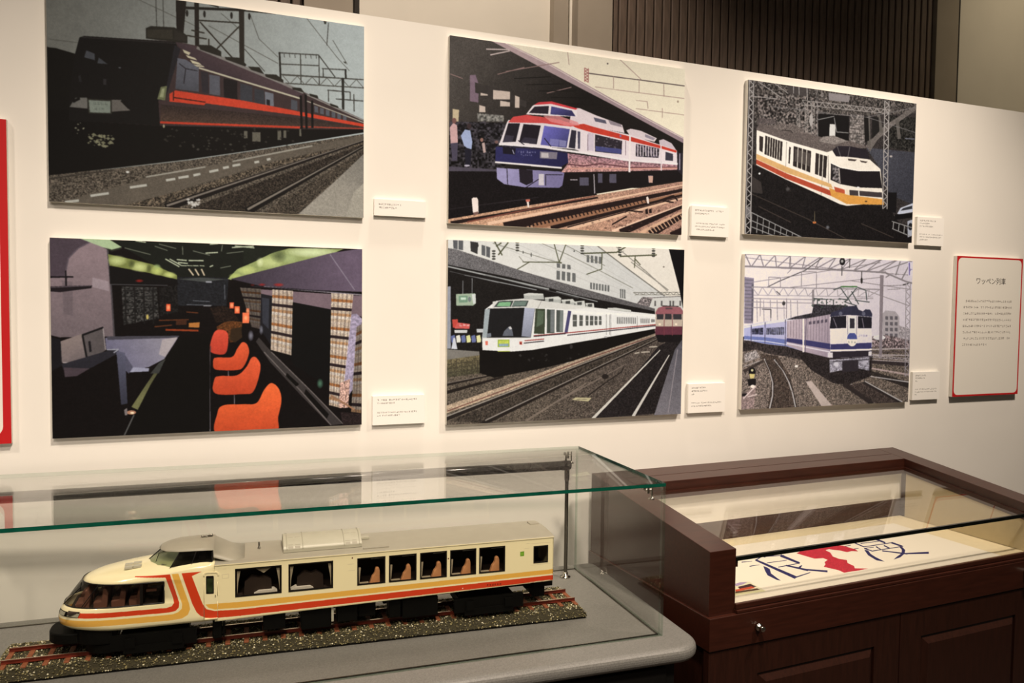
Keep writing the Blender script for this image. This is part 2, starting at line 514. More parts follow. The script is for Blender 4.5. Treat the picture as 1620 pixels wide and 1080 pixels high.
    for pts in ([(676, 264), (714, 278), (706, 290), (684, 280)], [(690, 288), (736, 302), (744, 312), (702, 302)], [(710, 310), (754, 322), (766, 334), (722, 326)], [(722, 330), (772, 336), (780, 342), (740, 340)]):
        P(pts, (196, 186, 150))
    L(8, (186, 178, 148), [(752, 346), (1240, 470)]); L(5, (164, 156, 134), [(1262, 478), (1548, 572)])
    P([(652, 305), (690, 310), (752, 346), (750, 456), (640, 446)], (92, 92, 106), (70, 70, 82), [(700, 320), (690, 450)])
    L(4, (36, 32, 34), [(660, 330), (690, 352), (745, 360)], [(690, 352), (680, 420)])
    P([(760, 360), (796, 366), (796, 462), (765, 456)], (44, 40, 42)); P([(800, 374), (850, 380), (850, 470), (800, 464)], (82, 82, 94))
    P([(868, 388), (932, 400), (932, 484), (868, 475)], (26, 22, 22)); P([(946, 408), (1004, 421), (1004, 494), (946, 486)], (54, 54, 64))
    P([(1014, 430), (1061, 438), (1061, 503), (1015, 497)], (50, 50, 58)); P([(1064, 443), (1106, 451), (1106, 510), (1066, 505)], (104, 108, 116)); P([(1072, 478), (1088, 482), (1088, 508), (1072, 504)], (30, 28, 30))
    P([(1190, 474), (1221, 481), (1221, 526), (1190, 521)], (72, 74, 82))
    for i in range(6): P([(1304 + i * 28, 500 + i * 8), (1322 + i * 28, 505 + i * 8), (1322 + i * 28, 533 + i * 7), (1304 + i * 28, 530 + i * 7)], (80, 82, 92))
    P([(612, 470), (640, 453), (960, 488), (1230, 530), (1548, 578), (1548, 592), (1230, 549), (780, 507), (775, 516), (612, 505)], (196, 64, 40))
    L(5, (60, 28, 22), [(634, 486), (780, 502)], [(632, 455), (630, 500)])
    L(10, (186, 60, 38), [(568, 601), (1230, 604)]); L(6, (150, 60, 44), [(1230, 600), (1548, 600)])
    L(11, (15, 13, 12), [(1238, 456), (1240, 608)], [(1262, 450), (1264, 608)], [(1293, 478), (1293, 602)])
    P([(155, 545), (182, 503), (235, 500), (236, 550)], (104, 100, 90)); P([(346, 506), (395, 505), (430, 552), (345, 560)], (98, 92, 82))
    P([(234, 505), (346, 507), (346, 571), (240, 571)], (46, 44, 36)); P([(242, 511), (340, 513), (340, 566), (246, 566)], (122, 128, 112))
    s.glyphs(262, 518, 322, 16, (86, 90, 78)); s.glyphs(268, 544, 318, 14, (86, 90, 78))
    L(12, (17, 15, 13), [(172, 520), (200, 505)], [(392, 508), (424, 540)])
    P([(224, 320), (234, 288), (272, 302), (272, 331)], (66, 70, 74)); P([(283, 345), (290, 318), (330, 346)], (62, 65, 68)); s.ell(385, 360, 6, 3, (90, 90, 90))
    P([(196, 405), (206, 400), (212, 430), (200, 432)], (36, 34, 33)); P([(308, 412), (324, 414), (322, 440), (308, 440)], (46, 43, 42))
    s.specks((235, 665, 352, 718), 44, (134, 130, 98), (3, 12)); s.specks((175, 610, 225, 670), 8, (140, 136, 110), (3, 7))
    for q in ((1000, 632, 1040, 676), (960, 628, 978, 662), (1122, 620, 1140, 665), (1151, 620, 1165, 655), (1228, 612, 1238, 645)):
        P([(q[0], q[1]), (q[2], q[1]), (q[2], q[3]), (q[0], q[3])], (96, 91, 76))
    s.specks((580, 612, 1200, 720), 60, (52, 48, 40), (3, 10)); s.specks((700, 690, 930, 720), 12, (70, 66, 56), (4, 9)); s.ell(414, 830, 8, 5, (200, 196, 180)); s.ell(584, 618, 5, 8, (150, 140, 110))
    P([(50, 12), (110, 22), (108, 52), (56, 50)], (38, 34, 22)); s.ell(1362, 108, 4, 8, (50, 48, 40))
    return s


def art_lounge():                                    # dark lounge car interior with orange chairs
    s = Art(1240, 830, [(54, 56), (1540, 92), (1536, 942), (70, 990)], 5)
    P, L = s.poly, s.lines
    P([(0, 0), (1620, 0), (1620, 1080), (0, 1080)], (15, 11, 10), n=.2)
    P([(330, 60), (900, 70), (1180, 85), (880, 240), (640, 240)], (24, 26, 20))
    P([(640, 235), (890, 235), (880, 370), (650, 370)], (30, 31, 34), n=.15, k=4)
    P([(54, 50), (330, 50), (322, 110), (352, 516), (305, 516), (100, 520), (60, 510)], (140, 120, 118), (112, 98, 96), [(180, 150), (200, 500)])
    P([(54, 50), (262, 60), (185, 104), (140, 150), (122, 240), (54, 238)], (74, 62, 66)); L(6, (92, 80, 84), [(262, 62), (185, 104), (140, 152), (124, 235)])
    P([(250, 240), (325, 258), (328, 305), (250, 284)], (166, 150, 148), al=.6); P([(110, 255), (160, 262), (160, 420), (120, 410)], (96, 84, 84), al=.5)
    L(8, (72, 66, 66), [(320, 108), (338, 300), (352, 516)])
    P([(196, 60), (330, 62), (386, 96), (340, 109), (292, 96)], (172, 190, 142)); P([(300, 100), (340, 109), (386, 96), (386, 104), (340, 118)], (44, 44, 34))
    P([(322, 130), (420, 150), (530, 176), (645, 226), (645, 246), (500, 214), (330, 184)], (122, 128, 66))
    for cx, cy, rx, ry, c in ((365, 160, 46, 26, (214, 222, 146)), (470, 190, 44, 26, (226, 232, 150)), (550, 205, 30, 26, (206, 214, 120)), (610, 225, 32, 16, (214, 220, 130)), (550, 185, 18, 12, (160, 180, 110))):
        s.blob(cx, cy, rx, ry, c)
    s.blob(432, 175, 16, 20, (70, 76, 40)); s.blob(512, 195, 12, 22, (80, 84, 46))
    P([(885, 242), (930, 195), (1010, 160), (1100, 115), (1180, 92), (1450, 92), (1390, 116), (1150, 178), (900, 246)], (150, 160, 96))
    for cx, cy, rx, ry, c in ((1290, 110, 130, 26, (232, 240, 184)), (1090, 160, 60, 30, (206, 214, 140)), (980, 200, 46, 22, (206, 214, 128)), (920, 228, 30, 14, (190, 200, 110)), (1180, 140, 50, 24, (170, 182, 120)), (1040, 160, 18, 26, (226, 232, 170))):
        s.blob(cx, cy, rx, ry, c)
    s.blob(1130, 130, 40, 34, (70, 78, 48), .7); P([(960, 95), (1180, 88), (1090, 120), (1000, 160), (960, 170)], (32, 36, 26), al=.6)
    G = (178, 182, 148)
    L(6, G, [(590, 150), (655, 186)], [(610, 150), (662, 178)], [(644, 152), (690, 156)], [(700, 156), (770, 156)], [(650, 166), (695, 170)], [(780, 120), (838, 116)], [(906, 92), (1010, 84)], [(920, 84), (1012, 92)], [(450, 66), (498, 72)], [(800, 78), (840, 74)], [(800, 185), (815, 178)])
    L(4, (110, 112, 92), [(670, 90), (672, 128)], [(860, 80), (855, 110)], [(540, 90), (600, 110)], [(400, 100), (520, 130)], [(560, 80), (640, 100)], [(720, 110), (800, 130)], [(880, 120), (960, 110)], [(850, 190), (900, 180)])
    for i in range(3): L(7, (206, 186, 150), [(700 + i * 30, 196), (722 + i * 26, 226)])
    for i in range(4): L(4, G, [(662 + i * 30, 180), (690 + i * 28, 181)])
    P([(650, 244), (760, 236), (880, 244), (810, 252), (780, 258), (700, 250)], (70, 72, 66)); L(7, (150, 150, 150), [(782, 257), (808, 257)])
    L(4, (90, 92, 96), [(690, 365), (810, 368)], [(720, 346), (800, 350)], [(870, 270), (872, 340)]); L(6, (120, 118, 116), [(770, 370), (805, 370)])
    P([(328, 186), (645, 246), (650, 270), (332, 270)], (17, 15, 14)); L(4, (64, 62, 60), [(332, 272), (600, 275)])
    P([(385, 280), (550, 285), (560, 430), (395, 462)], (50, 48, 44), n=.5, k=5)
    for i in range(5): L(4, (28, 26, 24), [(390, 300 + i * 30), (555, 298 + i * 26)])
    for i in range(4): L(7, (26, 24, 22), [(400 + i * 44, 280), (408 + i * 42, 455)])
    P([(560, 285), (645, 270), (650, 400), (565, 420)], (24, 22, 20), n=.4, k=4)
    P([(900, 242), (1390, 112), (1560, 84), (1560, 300), (1300, 292), (1040, 274)], (62, 54, 60), (104, 88, 100), [(950, 260), (1480, 160)])
    L(5, (134, 122, 130), [(1382, 120), (1502, 290)]); L(5, (150, 140, 140), [(1060, 278), (1560, 316)]); L(4, (40, 36, 40), [(1000, 276), (1530, 308)])
    P([(1040, 290), (1560, 320), (1560, 425), (1390, 386), (1200, 352), (1045, 330)], (120, 100, 102)); P([(1040, 310), (1100, 322), (1095, 560), (1040, 480)], (28, 26, 30)); P([(1050, 330), (1085, 335), (1082, 480), (1052, 450)], (70, 76, 92), al=.5)
    P([(1195, 350), (1392, 386), (1396, 770), (1200, 652), (1185, 600)], (14, 13, 12))
    # curtains: stripes across, folds along
    def curtain(l0, l1, r0, r1, n, dark=1.0):
        l0, l1, r0, r1 = (np.array(t, float) for t in (l0, l1, r0, r1))
        cc = [(222, 200, 172), (214, 190, 160), (178, 116, 66), (228, 210, 184), (220, 198, 168), (46, 34, 34), (216, 194, 164), (196, 150, 104), (230, 214, 190), (212, 186, 152)]
        for i in range(n):
            t0, t1 = i / n, (i + 1) / n
            c = tuple(v * dark for v in cc[i % 10])
            P([l0 + (l1 - l0) * t0, r0 + (r1 - r0) * t0, r0 + (r1 - r0) * t1, l0 + (l1 - l0) * t1], c, n=.12, k=3)
        for j in range(5):
            q = (j + .6) / 5
            s.line([l0 + (r0 - l0) * q, l1 + (r1 - l1) * q], 9 if j % 2 else 5, (40, 28, 30), al=.32)
    curtain((944, 282), (1000, 470), (1046, 288), (1040, 480), 22, .42)
    curtain((1100, 290), (1092, 580), (1200, 296), (1192, 606), 22, .88)
    P([(1480, 410), (1512, 405), (1540, 430), (1500, 760), (1440, 852), (1430, 830)], (166, 140, 168), n=.1, k=6)
    curtain((1388, 306), (1376, 846), (1496, 312), (1436, 862), 40, .92)
    curtain((1512, 470), (1484, 880), (1562, 440), (1556, 890), 28, .62)
    P([(1430, 740), (1480, 720), (1470, 860), (1425, 860)], (190, 150, 130), n=.3, k=4)
    L(9, (150, 110, 80), [(1385, 800), (1500, 868)])
    P([(1035, 520), (1092, 585), (1200, 690), (1300, 790), (1440, 938), (1382, 944), (1240, 800), (1090, 640), (1020, 540)], (58, 52, 48)); L(5, (110, 100, 92), [(1095, 590), (1290, 780), (1445, 938)], [(1060, 590), (1240, 780), (1385, 942)])
    P([(1170, 690), (1230, 745), (1215, 756), (1165, 705)], BK); P([(1262, 768), (1375, 890), (1365, 912), (1255, 790)], BK)
    P([(1430, 880), (1540, 890), (1540, 950), (1445, 945)], (40, 30, 28), n=.3)
    s.blob(1332, 742, 16, 24, (70, 160, 96)); s.blob(996, 512, 14, 26, (170, 165, 180), .7); s.blob(1046, 485, 10, 24, (150, 150, 165), .7)
    P([(832, 470), (880, 440), (956, 446), (952, 480), (920, 540), (895, 545), (885, 490), (835, 490)], (92, 54, 26), n=.2, k=4); P([(900, 480), (950, 470), (955, 520), (920, 545), (895, 530)], (50, 36, 22))
    P([(800, 380), (860, 370), (900, 380), (940, 440), (830, 450)], (34, 24, 18), n=.3, k=4)
    O1, O2 = (226, 92, 52), (186, 66, 36)
    P([(806, 590), (803, 548), (826, 490), (868, 486), (888, 510), (882, 582), (858, 602)], (214, 78, 54), (178, 58, 40), [(830, 500), (840, 600)], sm=6)
    P([(820, 668), (817, 626), (836, 615), (905, 613), (930, 575), (955, 543), (980, 556), (987, 600), (958, 664), (920, 676), (860, 676)], O1, O2, [(900, 560), (900, 676)], sm=6)
    P([(826, 786), (822, 718), (850, 703), (930, 700), (975, 660), (1000, 616), (1026, 620), (1043, 668), (1010, 776), (955, 790)], O1, O2, [(930, 640), (930, 790)], sm=6)
    P([(842, 985), (836, 880), (866, 842), (960, 838), (1024, 832), (1060, 770), (1094, 738), (1130, 764), (1144, 820), (1128, 900), (1105, 985)], (236, 104, 52), (198, 74, 38), [(960, 760), (960, 960)], sm=6)
    L(4, (120, 110, 110), [(888, 680), (889, 702)], [(917, 794), (918, 836)], [(798, 575), (802, 965)])
    L(3, (70, 60, 60), [(804, 560), (800, 700)])
    # bar counter and galley on the left
    P([(310, 522), (655, 514), (585, 622), (512, 660), (420, 676), (362, 600), (315, 575)], (108, 100, 132), (150, 138, 146), [(380, 640), (620, 530)]); P([(318, 515), (655, 512), (650, 522), (320, 532)], (70, 64, 74))
    P([(575, 530), (648, 518), (590, 612), (560, 600)], (184, 172, 160), al=.7); P([(400, 640), (440, 660), (515, 665), (512, 680), (420, 684)], (150, 146, 170)); P([(365, 580), (400, 600), (440, 660), (420, 690), (365, 640)], (80, 76, 100))
    P([(100, 540), (205, 503), (225, 632), (112, 638)], (138, 122, 112), (108, 96, 92), [(120, 540), (200, 640)]); P([(202, 506), (300, 470), (313, 580), (226, 634)], (88, 80, 76)); L(9, (22, 20, 20), [(204, 510), (300, 474)], [(206, 512), (228, 630)]); P([(232, 540), (242, 536), (248, 585), (238, 590)], (24, 22, 24))
    L(4, (170, 158, 150), [(300, 478), (312, 578)], [(116, 638), (226, 634)])
    P([(60, 520), (105, 530), (112, 650), (62, 680)], (24, 22, 24)); P([(110, 645), (330, 580), (375, 575), (360, 600), (250, 660), (130, 700)], (40, 36, 44)); L(6, (150, 146, 156), [(318, 578), (372, 576), (350, 592)]); P([(120, 660), (240, 665), (180, 700), (125, 705)], (72, 60, 62))
    P([(362, 585), (402, 592), (414, 830), (384, 836)], (84, 82, 108), (50, 50, 66), [(390, 600), (395, 830)])
    L(7, (20, 16, 18), [(54, 240), (162, 238)], [(128, 210), (130, 280)]); P([(54, 284), (250, 276), (246, 290), (100, 310), (54, 306)], (28, 22, 24)); L(4, (90, 78, 80), [(60, 288), (246, 278)])
    P([(650, 520), (800, 500), (800, 966), (402, 982), (440, 880)], BK)
    P([(432, 846), (500, 742), (560, 655), (592, 622), (560, 680), (520, 745), (462, 860)], (112, 110, 70), (70, 68, 44), [(470, 800), (580, 640)]); P([(520, 690), (560, 640), (590, 622), (560, 690)], (60, 60, 54))
    s.ell(432, 872, 22, 10, (170, 120, 90)); s.ell(436, 874, 9, 5, (250, 226, 180)); P([(398, 860), (412, 850), (414, 884), (402, 886)], (120, 110, 104)); L(7, (84, 82, 76), [(398, 982), (444, 884)])
    for q, c in (((594, 362, 614, 396), (230, 84, 48)), ((894, 353, 915, 382), (226, 86, 52)), ((918, 372, 943, 406), (240, 104, 60)), ((956, 402, 988, 452), (244, 120, 74)), ((974, 382, 988, 404), (190, 70, 44))):
        P([(q[0], q[1]), (q[2], q[1]), (q[2], q[3]), (q[0], q[3])], c); s.blob((q[0] + q[2]) / 2, (q[1] + q[3]) / 2, 10, 14, (255, 190, 130), .8)
    P([(700, 452), (752, 448), (750, 474), (700, 472)], (176, 112, 52)); L(9, (140, 58, 28), [(592, 484), (745, 488)]); L(6, (90, 48, 26), [(540, 470), (620, 462)], [(560, 440), (700, 436)], [(690, 400), (745, 404)]); P([(640, 440), (690, 436), (690, 460), (640, 462)], (64, 36, 22))
    s.ell(506, 424, 6, 12, (190, 170, 90)); s.blob(468, 254, 20, 8, (170, 36, 26)); s.blob(1050, 268, 18, 7, (150, 30, 26)); s.blob(1130, 268, 26, 9, (180, 40, 32)); s.blob(1004, 270, 12, 5, (110, 26, 20))
    return s


def art_panorama():                                  # white, red and navy observation train at a platform
    s = Art(1100, 800, [(68, 52), (1214, 208), (1200, 1020), (58, 968)], 7)
    P, L = s.poly, s.lines
    P([(0, 0), (1296, 0), (1296, 1080), (0, 1080)], (240, 226, 196), (246, 232, 200), [(400, 100), (1200, 500)])
    R = (170, 140, 128)
    L(5, (96, 82, 78), [(745, 232), (1216, 290)]); L(3, R, [(775, 298), (1216, 352)], [(975, 402), (1216, 432)], [(865, 246), (865, 304)], [(990, 262), (990, 322)], [(1110, 278), (1112, 342)], [(1104, 400), (1104, 446)], [(640, 120), (648, 190)], [(860, 130), (1000, 260)], [(975, 362), (1030, 368)], [(1030, 368), (1034, 402)])
    s.zigzag((724, 206), (724, 272), (742, 208), (742, 276), 9, 4, (170, 108, 100)); s.ell(836, 184, 4, 4, (90, 80, 76)); s.ell(528, 110, 6, 3, (110, 100, 80)); s.ell(1180, 366, 4, 6, (160, 140, 120))
    P([(40, 40), (270, 76), (560, 212), (890, 396), (1216, 552), (1216, 790), (40, 790)], (82, 75, 68), (26, 22, 20), [(200, 90), (640, 460)], n=.16, k=2)
    P([(262, 74), (345, 88), (560, 190), (870, 362), (1216, 546), (1216, 574), (860, 384), (550, 226)], (186, 160, 156), (150, 128, 130), [(300, 80), (1200, 560)]); L(4, (230, 208, 196), [(340, 90), (560, 196), (870, 370), (1216, 550)])
    L(6, (206, 186, 176), [(245, 118), (356, 120)], [(265, 146), (358, 126)]); L(4, (150, 120, 112), [(340, 226), (600, 180)], [(300, 240), (430, 205)], [(540, 330), (660, 300)], [(70, 240), (130, 262)])
    for i in range(7): L(3, (20, 18, 16), [(380 + i * 60, 260 + i * 30), (560 + i * 62, 250 + i * 34)])
    P([(165, 245), (192, 243), (208, 290), (206, 378), (165, 372)], (128, 106, 116)); P([(190, 280), (300, 310), (440, 372), (440, 400), (190, 330)], (60, 54, 50))
    for q in ((278, 316, 360, 362), (312, 368, 360, 396), (216, 330, 252, 344), (384, 342, 406, 402), (210, 390, 240, 425)): P([(q[0], q[1]), (q[2], q[1] + 8), (q[2], q[3]), (q[0], q[3])], (206, 186, 168))
    P([(200, 430), (330, 440), (330, 470), (200, 470)], (110, 106, 98), n=.3, k=6); P([(80, 410), (112, 414), (108, 480), (80, 480)], (196, 176, 140))
    P([(58, 470), (440, 480), (330, 700), (58, 700)], (38, 35, 37), n=.7, k=7); s.specks((64, 470, 330, 600), 90, (78, 72, 78), (5, 12), .6); s.specks((64, 480, 330, 650), 70, (20, 18, 20), (6, 15), .8)
    P([(66, 500), (84, 478), (102, 490), (106, 575), (70, 580)], (204, 164, 158)); s.ell(88, 468, 11, 14, (120, 84, 76)); P([(70, 578), (106, 574), (102, 660), (78, 664)], (76, 68, 84))
    P([(120, 540), (140, 510), (166, 514), (176, 570), (172, 606), (150, 600), (136, 590)], (160, 172, 206)); s.ell(160, 494, 11, 14, (60, 46, 46)); P([(140, 600), (172, 606), (166, 690), (140, 690)], (30, 28, 40))
    P([(222, 576), (236, 572), (242, 620), (230, 624)], (186, 160, 150)); s.ell(222, 560, 8, 10, (150, 110, 96)); s.ell(150, 686, 14, 5, (180, 170, 180)); s.ell(294, 570, 9, 8, (120, 90, 84))
    P([(55, 690), (300, 704), (300, 720), (55, 716)], (78, 70, 80)); P([(50, 714), (620, 714), (790, 826), (50, 960)], (20, 16, 17), n=.3); L(3, (44, 38, 40), [(64, 900), (500, 838)], [(200, 880), (440, 850)])
    # tracks
    P([(50, 950), (440, 880), (780, 826), (1216, 754), (1216, 1040), (50, 985)], (196, 152, 120), (168, 128, 108), [(400, 960), (1150, 850)], n=.16, k=3)
    D = (36, 24, 22)
    s.taper((70, 968), (790, 838), 18, 8, D); s.taper((150, 962), (776, 830), 8, 4, (120, 70, 56)); s.taper((330, 985), (1216, 796), 44, 14, D); s.taper((470, 985), (1216, 812), 34, 7, (150, 106, 78)); s.taper((560, 990), (1216, 820), 22, 9, D)
    for i in range(32):
        t = i / 31; x, y = 430 + 590 * t, 982 - 128 * t
        s.line([(x, y - 14 + 8 * t), (x + 8, y + 6)], 9 - 5 * t, D)
    s.taper((250, 970), (1216, 772), 16, 5, (232, 190, 156)); s.taper((640, 992), (1216, 836), 24, 6, (226, 184, 150)); s.taper((640, 985), (1216, 828), 6, 3, D)
    s.taper((860, 1004), (1216, 866), 14, 5, (236, 196, 164)); s.taper((900, 1010), (1216, 876), 36, 14, D); s.taper((1000, 1012), (1216, 900), 20, 10, (214, 170, 136)); s.taper((1040, 1020), (1216, 918), 40, 22, D); s.taper((1150, 1024), (1216, 990), 36, 28, D)
    for i in range(12):
        t = i / 11; s.line([(1030 + 180 * t, 1000 - 88 * t), (1046 + 180 * t, 1018 - 80 * t)], 7 - 3 * t, (190, 150, 120))
    L(7, D, [(860, 970), (930, 930)], [(930, 900), (1010, 908)], [(1090, 850), (1160, 826), (1180, 850)], [(1160, 860), (1100, 850)]); s.specks((700, 900, 1200, 1000), 60, (90, 64, 54), (3, 9), .6)
    P([(1022, 896), (1034, 890), (1036, 916), (1024, 918)], D); P([(1040, 896), (1052, 890), (1054, 912), (1042, 914)], D)
    for q in ((172, 842, 206, 916), (717, 736, 733, 806), (1026, 830, 1041, 866), (440, 848, 454, 888)):
        P([(q[0], q[1] + 6), (q[0] + 8, q[1]), (q[2] - 8, q[1]), (q[2] - 2, q[1] + 10), (q[2], q[3]), (q[0] + 6, q[3])], (240, 222, 206))
    P([(436, 850), (458, 848), (458, 860), (438, 862)], (196, 110, 90)); P([(180, 916), (204, 910), (206, 924), (180, 930)], (120, 90, 80))
    # shadow under the train
    P([(300, 700), (620, 712), (1180, 696), (1216, 690), (1216, 745), (770, 822), (620, 770), (430, 800)], (22, 17, 18))
    for q in ((790, 720, 812, 766), (846, 722, 880, 766), (700, 740, 745, 780), (1036, 728, 1058, 762)): P([(q[0], q[1]), (q[2], q[1]), (q[2], q[3]), (q[0], q[3])], (98, 92, 110), al=.8)
    L(5, (170, 160, 160), [(770, 724), (774, 818)], [(655, 752), (690, 752)]); P([(1036, 730), (1060, 730), (1058, 764), (1040, 764)], (200, 160, 140))
    P([(1176, 612), (1216, 620), (1216, 740), (1176, 700)], (40, 34, 40)); L(6, (150, 140, 150), [(1190, 620), (1190, 700)])
    # train
    Wt = (232, 216, 212)
    P([(660, 400), (700, 402), (780, 436), (908, 482), (920, 522), (760, 492), (650, 480)], (226, 208, 204)); P([(928, 508), (950, 500), (1000, 510), (1078, 546), (1066, 564), (946, 536)], (220, 202, 198)); P([(1088, 556), (1110, 550), (1150, 570), (1172, 602), (1092, 580)], (206, 188, 190))
    P([(768, 446), (826, 460), (832, 477), (776, 466)], (92, 88, 104)); P([(838, 456), (900, 478), (908, 494), (850, 480)], (150, 136, 140)); P([(1020, 526), (1070, 546), (1060, 556), (1020, 540)], (150, 138, 146))
    P([(650, 478), (760, 490), (946, 530), (1176, 604), (1178, 668), (946, 655), (700, 612), (640, 590)], Wt)
    P([(655, 486), (720, 478), (760, 490), (944, 538), (1090, 580), (1176, 606), (1172, 616), (1090, 594), (944, 560), (760, 520), (690, 500)], (196, 60, 44))
    P([(740, 520), (770, 526), (770, 612), (735, 605)], (206, 190, 196))
    P([(345, 474), (352, 462), (520, 474), (665, 488), (706, 512), (706, 606), (515, 590), (308, 578)], (228, 216, 212))
    P([(350, 474), (376, 446), (440, 436), (520, 446), (600, 458), (690, 486), (655, 492), (520, 476)], (206, 74, 70)); P([(520, 440), (600, 440), (690, 470), (700, 486), (640, 488), (560, 470)], (226, 140, 136), al=.8)
    P([(438, 434), (470, 392), (490, 380), (560, 374), (684, 404), (690, 444), (558, 440)], (234, 220, 214)); P([(476, 388), (500, 374), (564, 370), (690, 404), (680, 410), (560, 382)], (206, 62, 66))
    P([(452, 427), (480, 396), (550, 392), (546, 431)], (44, 36, 44)); P([(557, 433), (562, 394), (662, 414), (680, 442)], (74, 70, 132), (52, 48, 92), [(600, 400), (620, 440)])
    P([(352, 478), (409, 478), (388, 568), (324, 571)], (34, 28, 36)); P([(426, 481), (510, 488), (490, 580), (404, 570)], (32, 26, 34)); P([(527, 489), (652, 504), (636, 596), (509, 582)], (106, 100, 190), (64, 62, 116), [(540, 500), (620, 590)])
    P([(556, 552), (600, 556), (596, 588), (552, 582)], (122, 118, 176)); P([(600, 556), (636, 562), (632, 592), (600, 588)], (154, 150, 190), al=.7); P([(340, 535), (380, 540), (370, 568), (326, 570)], (58, 52, 64)); P([(430, 545), (490, 552), (486, 578), (410, 570)], (52, 46, 58))
    P([(660, 508), (684, 512), (678, 600), (646, 594)], (46, 42, 54)); P([(690, 515), (703, 517), (702, 600), (692, 600)], (70, 66, 84)); L(4, (30, 26, 36), [(528, 550), (560, 590)], [(400, 562), (440, 590)])
    P([(290, 592), (520, 604), (645, 622), (645, 668), (605, 692), (288, 668)], (46, 44, 94), (34, 32, 72), [(320, 600), (600, 680)]); L(11, (236, 226, 220), [(308, 580), (520, 594), (720, 620), (946, 656), (1178, 672)]); L(4, (46, 40, 60), [(330, 588), (520, 600), (640, 618)])
    s.glyphs(398, 612, 486, 12, (150, 148, 186)); s.glyphs(412, 628, 470, 9, (150, 148, 186))
    P([(324, 592), (388, 600), (384, 632), (326, 626)], (26, 22, 34)); P([(506, 614), (592, 618), (588, 652), (506, 648)], (124, 116, 124)); P([(512, 620), (548, 622), (548, 646), (512, 644)], (190, 180, 176)); L(4, (180, 176, 196), [(372, 608), (380, 628)])
    P([(640, 622), (946, 660), (1178, 676), (1178, 700), (946, 708), (610, 716), (645, 668)], (150, 110, 116), (188, 140, 130), [(800, 640), (800, 710)], n=.2, k=5); L(5, (92, 52, 58), [(640, 676), (720, 684), (800, 672), (946, 690), (1178, 688)]); L(7, (206, 150, 132), [(640, 696), (946, 696), (1178, 692)])
    L(9, (236, 226, 218), [(288, 668), (612, 694)])
    P([(294, 696), (604, 712), (626, 718), (616, 780), (600, 792), (430, 790), (332, 776), (296, 750)], (158, 148, 188), (120, 110, 150), [(350, 700), (560, 790)]); P([(404, 702), (470, 706), (472, 765), (440, 780), (408, 765)], (34, 28, 34)); P([(500, 724), (526, 724), (526, 780), (500, 780)], (206, 196, 196)); L(4, (40, 34, 44), [(532, 728), (616, 728)], [(345, 700), (348, 776)], [(440, 790), (500, 750)], [(534, 728), (534, 780)])
    P([(775, 529), (908, 560), (905, 626), (775, 613)], (44, 38, 44)); P([(778, 586), (905, 600), (903, 624), (778, 610)], (70, 72, 128)); s.specks((780, 540, 900, 600), 26, (120, 110, 116), (3, 7), .6)
    P([(975, 574), (1090, 596), (1086, 642), (975, 636)], (70, 62, 70), n=.5, k=6)
    for i in range(8): L(5, (206, 190, 190), [(985 + i * 13, 578 + i * 2.6), (985 + i * 13, 634)])
    P([(1120, 612), (1157, 622), (1157, 656), (1120, 653)], (58, 54, 64)); L(9, (238, 224, 216), [(946, 532), (944, 712)]); L(6, (226, 210, 206), [(1098, 582), (1100, 704)]); L(3, (130, 110, 116), [(925, 560), (925, 630)], [(740, 530), (740, 610)])
    s.ell(900, 536, 4, 7, (120, 110, 160))
    return s


